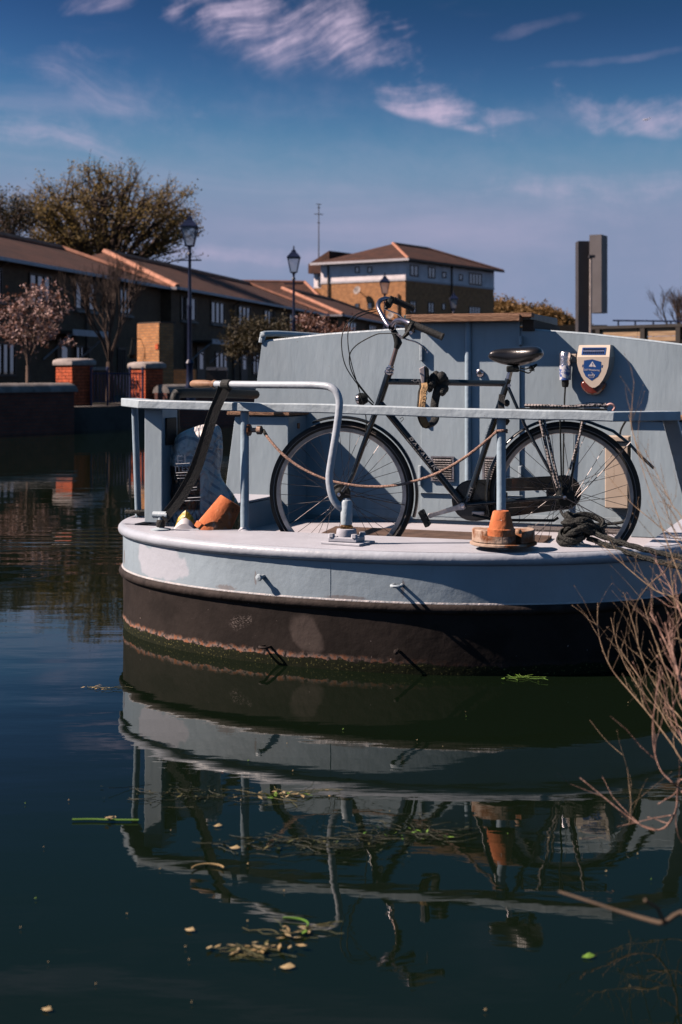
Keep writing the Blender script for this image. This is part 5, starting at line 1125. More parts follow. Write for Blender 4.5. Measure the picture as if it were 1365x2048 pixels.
tl_, tr_ = fo[0][1], fo[-1][1]; tw = [(tl_, tr_, .095, fz0), (cn + (tl_ - cn) * .98, cn + (tr_ - cn) * .98, .052, ztop - .004), (cn + (tl_ - cn) * .95, cn + (tr_ - cn) * .95, .04, ztop)]
pa = [B(UB - o_, a_, z) for a_, b__, o_, z in tw]; pb = [B(UB - o_, b__, z) for a_, b__, o_, z in tw]
bl0, bl1 = B(UB - .001, cn + (tl_ - cn) * 1.05, ztop), B(UB - .001, cn + (tr_ - cn) * 1.05, ztop); bm0, bm1 = rr2[0], rr2[-1]; mm0, mm1 = rr1[0], rr1[-1]
m.add(pa + pb, [(0, 1, 4, 3), (1, 2, 5, 4)])
m.add([pa[2], pb[2], bl1, bl0], [(0, 3, 2, 1)]); m.add([pa[0], pa[1], pa[2], bl0, bm0, mm0], [(0, 5, 4, 3, 2, 1)]); m.add([pb[0], pb[1], pb[2], bl1, bm1, mm1], [(0, 1, 2, 3, 4, 5)])
m.build('case', cream_l, si, smooth=25, bev=.0)
ls = [un(sp_(x, y, .05)) for x, y in ((1161, 768), (1166, 779), (1175, 788), (1186, 791), (1198, 788), (1208, 779), (1214, 768))]
m = MB(); m.prism([B(UB - .062, n_, z) for _, n_, z in ls] + [B(UB - .062, n_, z) for _, n_, z in (un(sp_(1205, 760, .05)), un(sp_(1186, 770, .05)), un(sp_(1168, 760, .05)))], U * .061); m.build('red_lens', redlens, si, smooth=40, bev=.012)
# solar panel lies on the sloped top face
sxd = -NN; syd = (pa[1] - pa[0]).normalized(); szd = sxd.cross(syd).normalized()
if szd.dot(U) > 0: szd = -szd
sc_ = (pa[0] + pa[1] + pb[0] + pb[1]) / 4 + szd * .0015
wS = (pb[0] - pa[0]).length; hS = (pa[1] - pa[0]).length
m = MB(); m.box(sc_, (wS * .74, hS * .64, .003), (sxd, syd, szd)); pan = m.build('solar_panel', bluev, si, smooth=0)
for r_ in (-1, 1):
    for i in range(11):
        m = MB(); m.box(sc_ + szd * .002 + sxd * wS * .061 * (i - 5) + syd * hS * .145 * r_, (wS * .042, hS * .20, .0015), (sxd, syd, szd)); m.build('solar_cell', solar, pan, smooth=0)
m = MB(); m.box(sc_ + szd * .002, (wS * .66, .0014, .0012), (sxd, syd, szd)); m.build('divider', whitev, pan, smooth=0)
FO = .0962; shield = [(1168.5, 721), (1185, 718.5), (1202.5, 723.5), (1202, 742), (1196, 753), (1183.5, 761.5), (1172, 753), (1167, 743)]
m = MB(); m.prism([sp_(x, y, FO) for x, y in shield], U * .001); shd = m.build('shield_sticker', bluev, si, smooth=0)
m = MB(); m.prism([sp_(x, y, FO + .0012) for x, y in ((1185.3, 722.5), (1192.5, 734), (1178, 733))], U * .001); m.build('warning_triangle', whitev, shd, smooth=0)
zu = Vector((0, 0, 1))
text('!', .030, bluev, si, 'warning_mark', sp_(1185.3, 729.6, FO + .0026), -NN, zu, .0003)
text('24/7 Monitoring', .0165, whitev, si, 'lettering', sp_(1184.3, 740, FO + .0014), -NN * 1 + zu * -.03, zu, .0003, sx=.86)
text('by', .009, whitev, si, 'lettering', sp_(1184, 745, FO + .0014), -NN, zu, .0003)
text('eufy', .026, whitev, si, 'lettering', sp_(1183.4, 750, FO + .0014), -NN, zu, .0003)
text('Security', .008, whitev, si, 'lettering', sp_(1183.4, 754.8, FO + .0014), -NN, zu, .0003)
for (x0, x1, yy) in ((1164.5, 1167, 732), (1203, 1206, 733)):
    m = MB(); m.prism([sp_(x0 + 1, yy - 3, FO), sp_(x1, yy - 3, FO), sp_(x1 - 1, yy + 2, FO), sp_(x0, yy + 2, FO)], U * .0008); m.build('badge_edge', bluev, si, smooth=0)
# foil-wrapped probe light beside the siren
fl = thing('foil_bottle', 'small foil-topped bottle with blue and white wrap and black cap beside the siren', 'bottle', on_u(1130, 776, UB - .05))
foil = pm('foil', (.62, .60, .64), .2, .9, var=.2, scale=30, bump=1, bscale=40)
wrapm = pm('blue_white_wrap', (.62, .63, .68), .45, var=0, scale=38, col2=(.04, .10, .36), lo=.5, hi=.56)
def bz(y): return un(on_u(1130, y, UB - .05))[2]
cx_ = on_u(1131, 740, UB - .05); cx_.z = 0
m = MB(); m.lathe([(0, bz(703)), (.028, bz(704)), (.034, bz(707)), (.033, bz(718)), (.034, bz(731))], cx_, k=20); m.build('foil_top', foil, fl)
m = MB(); m.lathe([(.034, bz(731)), (.035, bz(734)), (.0345, bz(748)), (.034, bz(760))], cx_, k=20); m.build('wrap', wrapm, fl)
m = MB(); m.lathe([(.022, bz(759.5)), (.022, bz(768)), (.018, bz(774)), (0, bz(775))], cx_, k=16); m.build('cap', matte_b, fl)
m = MB(); m.tube([Vector((cx_.x, cx_.y, bz(774))), Vector((cx_.x - .004, cx_.y, bz(795))), Vector((cx_.x - .006, cx_.y + .02, bz(850))), Vector((cx_.x - .01, cx_.y + .03, bz(1000)))], .0055, 6); m.build('cable', matte_b, fl)
m = MB(); m.box(cx_ + U * .035 + Vector((.05, 0, bz(716))), (.03, .05, .05), (NN, U, Vector((0, 0, 1)))); m.build('clip', cream, fl, smooth=0, bev=.004)

# ================================================================== BICYCLE
bF = Vector((0.001, 6.99, 0)); bR = Vector((1.073, 6.82, 0)); bE = (bR - bF).normalized(); bQ = Vector((bE.y, -bE.x, 0))   # bE rearwards, bQ towards the camera (left side of the bike)
if bQ.y > 0: bQ = -bQ
Z3 = Vector((0, 0, 1))
def bk(px, py, off=0.0):
    d = ray(px, py); t = (off - (C0 - bF).dot(bQ)) / d.dot(bQ); return C0 + d * t
bike = thing('bicycle', 'black roadster bicycle with raised handlebar and mudguards, parked on the boat deck', 'bicycle', (bF + bR) / 2 + Vector((0, 0, ZF)))
RW = .36
def ring_mesh(c, R0, prof, k=72):      # profile (dr, dy) revolved about the axle
    m = MB(); vs = []; n_ = len(prof)
    for j in range(k):
        a = 2 * math.pi * j / k; rd = bE * math.cos(a) + Z3 * math.sin(a)
        for dr, dy in prof: vs.append(c + rd * (R0 + dr) + bQ * dy)
    fs = [(j * n_ + i, j * n_ + (i + 1) % n_, ((j + 1) % k) * n_ + (i + 1) % n_, ((j + 1) % k) * n_ + i) for j in range(k) for i in range(n_)]
    return m.add(vs, fs)
def wheel(c, rear):
    wl = ring_mesh(c, RW - .019, [(.019 * math.cos(a), .018 * math.sin(a)) for a in [2 * math.pi * i / 10 for i in range(10)]]); w = wl.build('wheel', rubber, bike, smooth=60)
    w['label'] = ('rear' if rear else 'front') + ' wheel with black tyre and thin steel spokes'
    for sy in (1, -1): ring_mesh(c, RW - .024, [(.0015, .0165 * sy), (-.0015, .0165 * sy), (-.0015, .0178 * sy), (.0015, .0178 * sy)]).build('reflective_stripe', stone_c, w)
    ring_mesh(c, RW - .050, [(.013, .011), (.013, -.011), (-.005, -.009), (-.008, 0), (-.005, .009)]).build('rim', rimm, w)
    hr_ = .045 if rear else .034
    m = MB(); m.lathe([(0, -.06), (.008, -.06), (.008, -.045), (.018, -.045), (hr_, -.032), (hr_, -.028), (.02, -.02), (.02, .02), (hr_, .028), (hr_, .032), (.018, .045), (.008, .045), (.008, .065), (0, .065)], c, bQ, 20); m.build('hub', matte_b, w)
    if not rear:
        m = MB(); m.lathe([(0, .034), (.046, .034), (.05, .03), (.05, .02)], c, bQ, 24); m.build('drum_brake', matte_b, w)
    m = MB(); m.lathe([(0, .076), (.009, .075), (.011, .066), (.011, .06)], c, bQ, 10); m.build('axle_nut', chrome, w)
    for s_ in range(36):
        a = 2 * math.pi * s_ / 36 + .03; sd = 1 if s_ % 2 else -1; cross = 1 if (s_ // 2) % 2 else -1
        h_ = a + cross * .95; p0 = c + (bE * math.cos(h_) + Z3 * math.sin(h_)) * hr_ * .92 + bQ * .030 * sd; p1 = c + (bE * math.cos(a) + Z3 * math.sin(a)) * (RW - .056) + bQ * .003 * sd
        m = MB(); m.tube([p0, p1], .00135, 4, cap=False); m.build('spoke', spokem, w, uv=False)
    return w
cF = bF + Z3 * (ZF + RW); cR = bR + Z3 * (ZF + RW)
wF = wheel(cF, 0); wR = wheel(cR, 1)
def guard(c, a0, a1, R0, w_, extra=(), k=40):
    pts = []
    for i in range(k + 1):
        a = R(a0 + (a1 - a0) * i / k); pts.append((c + (bE * math.cos(a) + Z3 * math.sin(a)) * R0, (bE * math.cos(a) + Z3 * math.sin(a))))
    for p in extra: pts.append(p)
    rr = []
    for p, rd in pts: rr.append([p + rd * dr * .9 + bQ * dy * w_ for dr, dy in ((-.014, -1), (-.004, -.85), (0.001, -.4), (.002, 0), (.001, .4), (-.004, .85), (-.014, 1), (-.012, 1), (-.002, .8), (-.001, 0), (-.002, -.8), (-.012, -1))])
    m = MB(); return m.rings(rr)
gm = pm('mudguard_enamel', (.014, .016, .016), .25, var=.3, scale=7, coat=.4)
guard(cF, 112, -17, .381, .026).build('mudguard', gm, bike, smooth=60)
fl1, fl2 = bk(1259, 884), bk(1309, 934)
dd1 = (bk(1270, 870) - bk(1259, 884)).normalized()
gR = guard(cR, 196, 66, .381, .027, [(bk(1228, 860), dd1), (fl1, dd1), (bk(1285, 912), dd1), (fl2, dd1)]).build('mudguard', gm, bike, smooth=60)
for p0, p1 in ((bk(1150, 1000, .03), bk(1262, 884, .026)), (bk(1150, 1000, -.03), bk(1262, 884, -.026)), (bk(690, 988, .04), bk(811, 1010, .026)), (bk(690, 988, -.04), bk(811, 1010, -.026)), (cR + bQ * .06, bk(1243, 1056, .024))):
    m = MB(); m.tube([p0, p1], .0025, 5); m.build('mudguard_stay', spokem, bike)
def tb(name, pts, r, mat=black_p, k=12, sm=0, parent=None):
    m = MB(); m.tube(smoothpath(pts, 6) if sm else pts, r, k); return m.build(name, mat, parent or bike)
hT, hBm = bk(778, 747), bk(755, 818); bb_ = bk(927, 1011); sc = bk(1015, 767)
tb('head_tube', [hT, hBm], .018)
tt_ = tb('top_tube', [bk(774, 763), bk(1014, 767)], .0152)
dt = tb('down_tube', [bk(758, 803), bk(922, 1003)], .0172)
tb('seat_tube', [bk(1017, 758), bk(934, 1008)], .0155)
for o_ in (.035, -.035): tb('seat_stay', [bk(1016, 772, o_ * .3), bk(1050, 850, o_ * .9), bk(1126, 990, o_ * 1.5)], .0078)
for o_ in (.03, -.03): tb('chain_stay', [bk(930, 1010, o_ * .8), bk(1010, 1003, o_ * 1.2), bk(1126, 994, o_ * 1.8)], .010)
for o_ in (.036, -.036): tb('fork_blade', [bk(754, 818, o_ * .6), bk(742, 850, o_), bk(722, 905, o_ * 1.25), bk(704, 955, o_ * 1.4), bk(685, 984, o_ * 1.5)], [.0145] * 8 + [.013] * 6 + [.0115] * 6 + [.009] * 5, sm=1)
m = MB(); m.box(bk(755, 822), (.05, .08, .03), (bE, bQ, Z3)); m.build('fork_crown', black_p, bike, smooth=0, bev=.008)
m = MB(); ax = (hT - hBm).normalized(); m.lathe([(.019, -.005), (.023, 0), (.023, .008), (.019, .012), (.021, .016), (.021, .024), (.015, .03), (.015, .04), (.011, .042)], hT, ax, 16); m.build('headset', chrome, bike)
stem_t = bk(795, 690)
tb('stem', [hT + ax * .03, stem_t], .0112, pm('stem_steel', (.20, .15, .14), .35, .8, var=.2))
m = MB(); m.tube([bk(793, 697), bk(797, 686), bk(793, 672), bk(786, 658)], [.013, .02, .0165, .013], 12); m.build('stem_head', matte_b, bike)
clamp = bk(785, 655)
m = MB(); m.lathe([(.0155, -.028), (.017, -.026), (.017, .026), (.0155, .028)], clamp, bQ, 14); m.build('bar_clamp', chrome, bike)
# handlebar: near (left) side low, far side raised
near = [clamp, bk(786, 650, .04), bk(792, 642, .10), bk(803, 640, .17), bk(815, 644, .23), bk(824, 648, .255)]
far = [clamp, bk(776, 650, -.04), bk(765, 632, -.09), bk(757, 614, -.14), bk(760, 602, -.19), bk(770, 597.5, -.225), bk(782, 599, -.245)]
barp = smoothpath(far[::-1], 6)[:-1] + smoothpath(near, 6)
m = MB(); m.tube(barp, .0112, 12); hb_ = m.build('handlebar', pm('bar_alloy', (.42, .38, .44), .28, .95, var=.15, scale=14), bike)
def grip(pts, r):
    pts = [Vector(p) for p in pts]; L_ = []; rs = []; n_ = 22
    for i in range(n_ + 1):
        f_ = i / n_; L_.append(pts[0].lerp(pts[1], f_)); rs.append(r * (1.06 if i in (0, n_) else (1.0 if i % 2 else .93)))
    m = MB(); m.tube(L_, rs, 12); m.build('grip', rubber, hb_, smooth=60)
grip([bk(829, 650, .255), bk(886, 674, .285)], .0175); grip([bk(788, 600, -.245), bk(829, 618, -.27)], .0175)
def lever(c, d_, pts, lvm):
    m = MB(); m.lathe([(.014, -.012), (.018, -.01), (.018, .01), (.014, .012)], c, d_, 12); b_ = m.build('brake_clamp', matte_b, bike)
    m = MB(); m.tube(pts[:3], [.011, .012, .008], 8); m.build('lever_body', matte_b, b_)
    m = MB(); m.tube(smoothpath(pts[2:], 5), .0055, 8, flat=.7); m.build('lever_blade', lvm, b_)
lever(bk(824, 648, .255), (bk(886, 674, .285) - bk(829, 650, .255)).normalized(), [bk(824, 650, .27), bk(818, 664, .285), bk(806, 676, .285), bk(818, 680, .29), bk(832, 684, .3), bk(845, 692, .3), bk(854, 701, .3), bk(855, 706, .3)], chrome)
m = MB(); m.lathe([(.0, .008), (.007, .008), (.009, 0)], bk(822, 665, .295), bQ, 10); m.build('lever_pivot', chrome, bike)
tb('cable_adjuster', [bk(806, 677, .285), bk(795, 668, .28)], .006, alu, 8)
lever(bk(783, 599, -.245), (bk(829, 618, -.27) - bk(788, 600, -.245)).normalized(), [bk(782, 601, -.235), bk(778, 612, -.225), bk(770, 618, -.22), bk(780, 622, -.22), bk(795, 628, -.22), bk(806, 636, -.22)], chrome)
m = MB(); m.lathe([(0, -.014), (.02, -.014), (.026, -.006), (.026, .012), (.02, .018), (0, .018)], bk(778, 606, -.235), (bk(829, 618) - bk(788, 600)).normalized(), 12); m.build('gear_shifter', matte_b, bike)
for pts in ([(752, 619.5, -.2), (731, 622, -.12), (708, 633, -.03), (690, 655, .03), (683.5, 685, .05), (690.5, 729, .05), (715, 768, .04), (748.5, 807, .03)],
            [(753, 623, -.2), (728, 629, -.12), (703, 645, -.02), (696, 677, .04), (703, 726, .05), (722, 791, .05), (733, 843, .045), (726, 900, .05), (697, 975, .06)],
            [(795, 667, .28), (772, 667, .2), (750, 670, .14), (711.6, 692, .08), (699, 717, .06), (710, 756, .06), (747, 805, .04)]):
    tb('cable', [bk(*p) for p in pts], .0028, matte_b, 6, sm=1)
tb('cable', [bk(770, 822, .02), bk(830, 895, .022), bk(905, 990, .02)], .0025, matte_b, 6)
hk = [bk(802, 844, .0), bk(808, 838, 0), bk(806, 834, 0), bk(800, 838, 0)]; tb('lamp_hook', hk, .0018, matte_b, 5)
# front lamp
c = bk(724, 798, .0); fd = (bk(700, 800) - bk(724, 798)).normalized(); m = MB(); m.lathe([(0, -.03), (.02, -.028), (.03, -.008), (.031, .012), (.027, .014), (0, .01)], c, fd, 18); lp_ = m.build('front_lamp', matte_b, bike)
m = MB(); m.lathe([(.0275, .012), (.024, .024), (.012, .03), (0, .031)], c, fd, 18); m.build('lamp_lens', chrome, lp_)
tb('lamp_bracket', [c - fd * .02, bk(752, 815)], .004, matte_b, 6)
# saddle
prof = [(976.5, 712, 713, .004), (979, 705, 717.5, .018), (985, 700.5, 721.5, .026), (997, 697.5, 726.5, .031), (1012, 696, 730.5, .036), (1028, 695.3, 732.7, .048), (1044, 694, 732, .070), (1058, 692.2, 728, .090), (1070, 691.5, 724, .098), (1080, 694, 719.5, .092), (1086, 700, 714, .072), (1088, 706, 708, .03)]
rr = []
for x, yt, yb_, hw in prof:
    a, b_ = bk(x, yt), bk(x, yb_); cc = (a + b_) / 2; hh = (a.z - b_.z) / 2; ring = []
    for j in range(20):
        t = 2 * math.pi * j / 20; cs, sn = math.cos(t), math.sin(t); ring.append(cc + bQ * hw * math.copysign(abs(cs) ** .8, cs) + Z3 * hh * (math.copysign(abs(sn) ** .75, sn) if sn > 0 else sn))
    rr.append(ring)
m = MB(); m.rings(rr); sd = m.build('saddle', leather, bike, smooth=180); sm = sd.modifiers.new('sub', 'SUBSURF'); sm.levels = sm.render_levels = 1
tb('seat_post', [bk(1014, 770), bk(1023, 735)], .0125, chrome)
m = MB(); m.box(bk(1026, 738), (.06, .05, .03), (bE, bQ, Z3)); m.build('seat_clamp', matte_b, sd, smooth=0, bev=.006)
for o_ in (.045, -.045):
    for pts in ([(1030, 738), (1045, 742), (1058, 746), (1066, 738), (1075, 729)], [(1040, 735), (1052, 738), (1064, 733), (1074, 728)]): tb('saddle_rail', [bk(x, y, o_) for x, y in pts], .0038, matte_b, 6, sm=1, parent=sd)
    m = MB(); m.tube([bk(1064, 736, o_) + Vector((math.cos(a) * .012, math.sin(a) * .012, -.014 + a * .0012)) for a in [i * .6 for i in range(36)]], .0024, 5); m.build('saddle_spring', matte_b, sd)
m = MB(); m.lathe([(0, .02), (.008, .02), (.009, .01)], bk(1019, 771), bQ, 10); m.build('seat_bolt', chrome, bike)
# chain case on the far side
CO = -.052; ccase = MB(); th = bQ * -.022
def disc(px, py, r_, n0=24): return [bk(px, py, CO) + (bE * math.cos(a) + Z3 * math.sin(a)) * r_ for a in [2 * math.pi * i / n0 for i in range(n0)]]
ccase.prism(disc(945, 1001, .101), th); cc_ = ccase.build('chain_case', gm, bike, smooth=30, bev=.006)
CO -= .002; m = MB(); m.prism(disc(1128, 985, .085), th); m.build('case_rear', gm, cc_, smooth=30, bev=.006)
CO -= .002; m = MB(); m.prism([bk(950, 960, CO), bk(1128, 951, CO), bk(1128, 980, CO), bk(950, 984, CO)], th); m.build('case_upper', gm, cc_, smooth=0, bev=.004)
CO -= .002; m = MB(); m.prism([bk(945, 1000, CO), bk(1128, 994, CO), bk(1130, 1019, CO), bk(950, 1043, CO)], th); m.build('case_lower', gm, cc_, smooth=0, bev=.004)
m = MB(); m.lathe([(0, -.045), (.021, -.045), (.021, .045), (0, .045)], bb_, bQ, 18); m.build('bottom_bracket', black_p, bike)
cb_ = bk(926, 1012, .06); pe = bk(861, 1031, .075)
m = MB(); x = (pe - cb_).normalized(); y = bQ.cross(x); m.rings([[c + y * w_ * a_ + bQ * t_ * b__ for a_, b__ in ((-1, -1), (1, -1), (1, 1), (-1, 1))] for c, w_, t_ in ((cb_ - x * .012, .012, .009), (cb_, .018, .009), (cb_ + x * .03, .0125, .0075), (pe - x * .02, .0095, .006), (pe, .0125, .006), (pe + x * .01, .008, .006))]); ck = m.build('crank', alu, bike, smooth=30, bev=.002)
m = MB(); m.lathe([(0, .014), (.010, .013), (.013, .008)], cb_, bQ, 14); m.build('crank_cap', chrome, ck)
def pedal(c, px_dir, nm):
    z_ = bQ.cross(px_dir); m = MB(); m.lathe([(0, -.01), (.008, -.01), (.008, .1), (0, .1)], c, bQ, 8); p = m.build('pedal', chrome, bike)
    for sgn in (1, -1):
        m = MB(); m.box(c + bQ * .055 + px_dir * .03 * sgn, (.022, .085, .026), (px_dir, bQ, z_)); m.build('pedal_block', matte_b, p, smooth=0, bev=.005)
    for t_ in (.015, .095): m = MB(); m.box(c + bQ * t_, (.08, .012, .024), (px_dir, bQ, z_)); m.build('pedal_cage', matte_b, p, smooth=0, bev=.003)
    m = MB(); m.box(c + bQ * .058 + px_dir * .042, (.002, .035, .009), (px_dir, bQ, z_)); m.build('reflector', cream, p, smooth=0)
pedal(bk(852, 1034, .08), (bE * .45 - Z3 * .9).normalized(), 'near')
c2, p2 = bk(930, 1010, -.09), bk(1000, 992, -.10)
m = MB(); m.tube([c2, p2], [.015, .011], 8); m.build('crank', alu, bike); 
m = MB(); m.box(p2 - bQ * .05, (.07, .085, .024), (bE, bQ, Z3)); m.build('pedal', matte_b, bike, smooth=0, bev=.004)
tb('kickstand', [bk(945, 1030, .05), bk(990, 1040, .05), bk(1108, 1041, .055), bk(1117, 1035, .055)], .007, matte_b, 8)
m = MB(); m.box(bk(957, 1026, .03), (.06, .03, .02), (bE, bQ, Z3)); m.build('kickstand_bracket', alu, bike, smooth=0, bev=.004)
# rear carrier with stays
for o_ in (.055, -.055, 0): tb('carrier_rail', [bk(1040, 818, o_), bk(1215, 819, o_)], .005, matte_b, 8)
for px in (1045, 1125, 1212): tb('carrier_cross', [bk(px, 818.5, .058), bk(px, 818.5, -.058)], .005, matte_b, 8)
for o_ in (.06, -.06):
    tb('carrier_stay', [bk(1168, 819, o_), bk(1138, 985, o_)], .0055, matte_b, 8); tb('carrier_stay', [bk(1120, 819, o_), bk(1124, 985, o_)], .004, matte_b, 8)
# frame lettering
ddir = (bk(922, 1003) - bk(758, 803)).normalized(); dup = bQ.cross(ddir)
if dup.z < 0: dup = -dup
silver = pm('silver_decal', (.42, .42, .42), .4, var=.1)
text('BATAVUS', .040, silver, bike, 'lettering', bk(843, 907, .0185) + bQ * 0, ddir, dup, .0008, font_shear=.25, sx=1.2)
td = (bk(1014, 767) - bk(774, 763)).normalized(); text('\u2022CAM', .024, silver, bike, 'lettering', bk(835, 761.5, .0165), td, Z3, .0006)
std = (bk(1017, 758) - bk(934, 1008)).normalized(); text('CITY', .022, silver, bike, 'lettering', bk(941, 985, .0168), std, -bE, .0006, sx=1.2)
text('BATAVUS', .02, silver, bike, 'lettering', bk(976, 866, .0168), std, -bE, .0006, sx=1.0)

# bungee with checked sleeve over the carrier
def checkmat():
    m = pm('checked_bungee', (.02, .02, .02), .7, var=0); t = m.node_tree; b = t.nodes['Principled BSDF']; tc_ = N(t, 'ShaderNodeTexCoord'); ck_ = N(t, 'ShaderNodeTexChecker'); mp = N(t, 'ShaderNodeMapping'); mp.inputs['Rotation'].default_value = (.3, .8, .6); L(t, tc_.outputs['Object'], mp.inputs[0]); L(t, mp.outputs[0], ck_.inputs[0]); ck_.inputs['Scale'].default_value = 95
    ck_.inputs[1].default_value = (.015, .017, .017, 1); ck_.inputs[2].default_value = (.42, .38, .37, 1); L(t, ck_.outputs[0], b.inputs['Base Color']); return m
chk = checkmat(); bg = thing('bungee_cord', 'black and white checked bungee cord stretched over the bicycle carrier', 'bungee', bk(1130, 815))
for pts, r_ in (([(1050, 811, .02), (1090, 812, .04), (1140, 813.5, .045), (1185, 811, .04), (1215, 812, .02)], .0085), ([(1060, 814, -.03), (1130, 815, -.04), (1180, 808, -.02), (1212, 809, -.01)], .008),
                ([(1075, 818, .065), (1088, 870, .075), (1100, 925, .08), (1116, 975, .085)], .008), ([(1082, 818, .05), (1096, 870, .07), (1108, 925, .08), (1120, 975, .085)], .007), ([(1170, 822, .065), (1160, 870, .07), (1140, 940, .075)], .006)):
    m = MB(); m.tube(smoothpath([bk(*p) for p in pts], 6), r_, 8); m.build('cord', chk, bg)
m = MB(); m.tube(smoothpath([bk(1212, 812, .02), bk(1222, 808, .03), bk(1230, 814, .03), bk(1226, 822, .03)], 5), .006, 8); m.build('hook', pm('pink_hook', (.5, .3, .28), .5), bg)
# inner tube strap round rail and seat tube
sp2 = thing('rubber_tie', 'black rubber strip tied round the stern rail behind the seat tube', 'strap', bk(1012, 820))
m = ribbon(MB(), smoothpath([bk(1004, 790, .05), bk(1003, 808, .10), bk(1006, 828, .235), bk(1013, 842, .235), bk(1017, 846, .22)], 5), [.028] * 20 + [.012], Vector((0, -1, 0)), .006); m.build('band', rubber, sp2, smooth=30)
m = MB(); m.lathe([(.006, -.014), (.016, -.008), (.018, .004), (.008, .014)], bk(1014, 806, .04), bE, 10); m.build('knot', rubber, sp2)
# chain lock in fabric sleeve hung on the top tube and rail
lk_ = thing('chain_lock', 'chain lock in black and tan fabric sleeve hanging over the top tube and rail', 'lock', bk(858, 850, .2))
LO = .215
head = [bk(838.5, 737, .1), bk(849.5, 731.5, .1), bk(850.5, 750, .1), bk(849, 769, .1), bk(844, 769.5, .1)]
m = MB(); m.prism(head, -bQ * .03); hd = m.build('lock_body', pm('lock_grey', (.46, .42, .43), .5, var=.06), lk_, smooth=0, bev=.004)
m = MB(); m.prism([bk(850.5, 731, .098), bk(857, 738, .098), bk(858, 757, .098), bk(855, 771, .098), bk(850, 770, .098)], -bQ * .032); m.build('lock_side', matte_b, hd, smooth=0, bev=.004)
pth = [(849, 768, .10), (850, 775, .13), (847, 785, .17), (846, 800, .215), (844.5, 815, .235), (845, 830, .235), (849, 843, .225), (854, 851, .20)]
m = ribbon(MB(), smoothpath([bk(*p) for p in pth], 5), .031, Vector((0, -1, 0)), .016); m.build('tan_sleeve', tan_w, lk_, smooth=40, bev=.003)
m = ribbon(MB(), smoothpath([bk(x - 5, y, o_ - .012) for x, y, o_ in pth], 5), .026, Vector((0, -1, 0)), .02); m.build('dark_sleeve', webbing, lk_, smooth=40, bev=.003)
pth2 = [(853, 852, .195), (862, 849, .15), (869, 842, .1), (871, 832, .085), (869, 815, .085), (872, 795, .08), (876, 778, .07), (882, 765, .05)]
m = MB(); m.tube(smoothpath([bk(*p) for p in pth2], 6), .021, 10, flat=.6); m.build('sleeve_return', webbing, lk_)
rng = random.Random(8)
for i, (x, y, r_) in enumerate(((868, 757, .026), (864, 768, .024), (873, 751, .022), (884, 754, .026), (888, 765, .028), (887, 777, .027), (885, 784, .02), (878, 762, .024), (891, 758, .016), (860, 778, .016))):
    c = bk(x, y, .055 + rng.uniform(-.01, .02)); m = MB(); rr = []
    for a in range(7):
        ph = -math.pi / 2 + math.pi * a / 6; rr.append([c + Vector((math.cos(ph) * math.cos(b_) * r_, math.cos(ph) * math.sin(b_) * r_ * 1.1, math.sin(ph) * r_)) * (1 + .22 * mnoise.noise(Vector((b_ * 1.3, ph * 2, i)))) for b_ in [2 * math.pi * k_ / 12 for k_ in range(12)]])
    m.rings(rr); m.build('sleeve_fold', webbing, lk_, smooth=50)
ldir = Vector((0, 0, -1))
for ch, x, y, o_ in (('G', 851, 785.5, .178), ('G', 849.5, 795.5, .212), ('F', 848, 806, .237), ('U', 847.5, 817, .246)):
    text(ch, .028, matte_b, lk_, 'lettering', bk(x, y, o_ + .012), -Z3 + bE * -.1, bE, .0006)

# ================================================================== FLOATING BITS, BUSH
def leafbits(mb, rng, c, n_, spread_, size, flat=.3):
    for _ in range(n_):
        p = c + Vector((rng.gauss(0, spread_[0]), rng.gauss(0, spread_[1]), rng.uniform(.002, .012))); a = rng.uniform(0, 6.28); s_ = size * rng.uniform(.5, 1.4); d = Vector((math.cos(a), math.sin(a), rng.uniform(-.1, flat))).normalized(); q_ = Vector((-math.sin(a), math.cos(a), rng.uniform(-.2, .2)))
        mb.add([p - d * s_, p + q_ * s_ * .4, p + d * s_, p - q_ * s_ * .4], [(0, 1, 2, 3)])
def strands(mb, rng, c, n_, spread_, ln, r_):
    for _ in range(n_):
        p = c + Vector((rng.gauss(0, spread_[0]), rng.gauss(0, spread_[1]), .004)); a = rng.uniform(-.6, .6) + (3.14 if rng.random() < .5 else 0); pts = [p]
        for i in range(5): a += rng.uniform(-.6, .6); pts.append(pts[-1] + Vector((math.cos(a) * ln / 5, math.sin(a) * ln / 5 * .8, rng.uniform(-.003, .004)))); pts[-1].z = max(WZ + .002, pts[-1].z)
        mb.tube(pts, r_, 4)
weed_d = leafmat('dark_weed', (.012, .02, .008), (.035, .038, .015), .05)
def clump(px, py, label, n_, sp, size, mats, str_n, seed, ln=.14):
    rng = random.Random(seed); c = on_z(px, py, WZ); o = thing('weed_clump', label, 'water weed', c, 'weed floating beside the boat')
    m = MB(); strands(m, rng, c, str_n, sp, ln, .0009); m.build('stems', mats[0], o, smooth=0, uv=False)
    m = MB(); leafbits(m, rng, c, n_, sp, size); m.build('leaves', mats[1], o, smooth=0, uv=False)
    if len(mats) > 2: m = MB(); leafbits(m, rng, c, max(3, n_ // 3), (sp[0] * .7, sp[1] * .7), size * 1.3, .8); m.build('bright_leaves', mats[2], o, smooth=0, uv=False)
clump(562, 1592, 'bright clump of weed and yellow leaves floating below the stern', 22, (.07, .03), .011, (weed_m, weed_y, weed_g), 14, 1)
clump(370, 1592, 'dark mat of weed floating at the left, below the box post reflection', 34, (.10, .04), .007, (weed_d, weed_d, weed_m), 22, 2, .10)
clump(605, 1690, 'broad dark raft of submerged weed left of centre', 60, (.14, .055), .007, (weed_d, weed_d, weed_m), 46, 3, .10)
clump(800, 1668, 'dark weed raft with a few bright leaves right of centre', 50, (.11, .05), .007, (weed_d, weed_d, weed_g), 40, 4, .10)
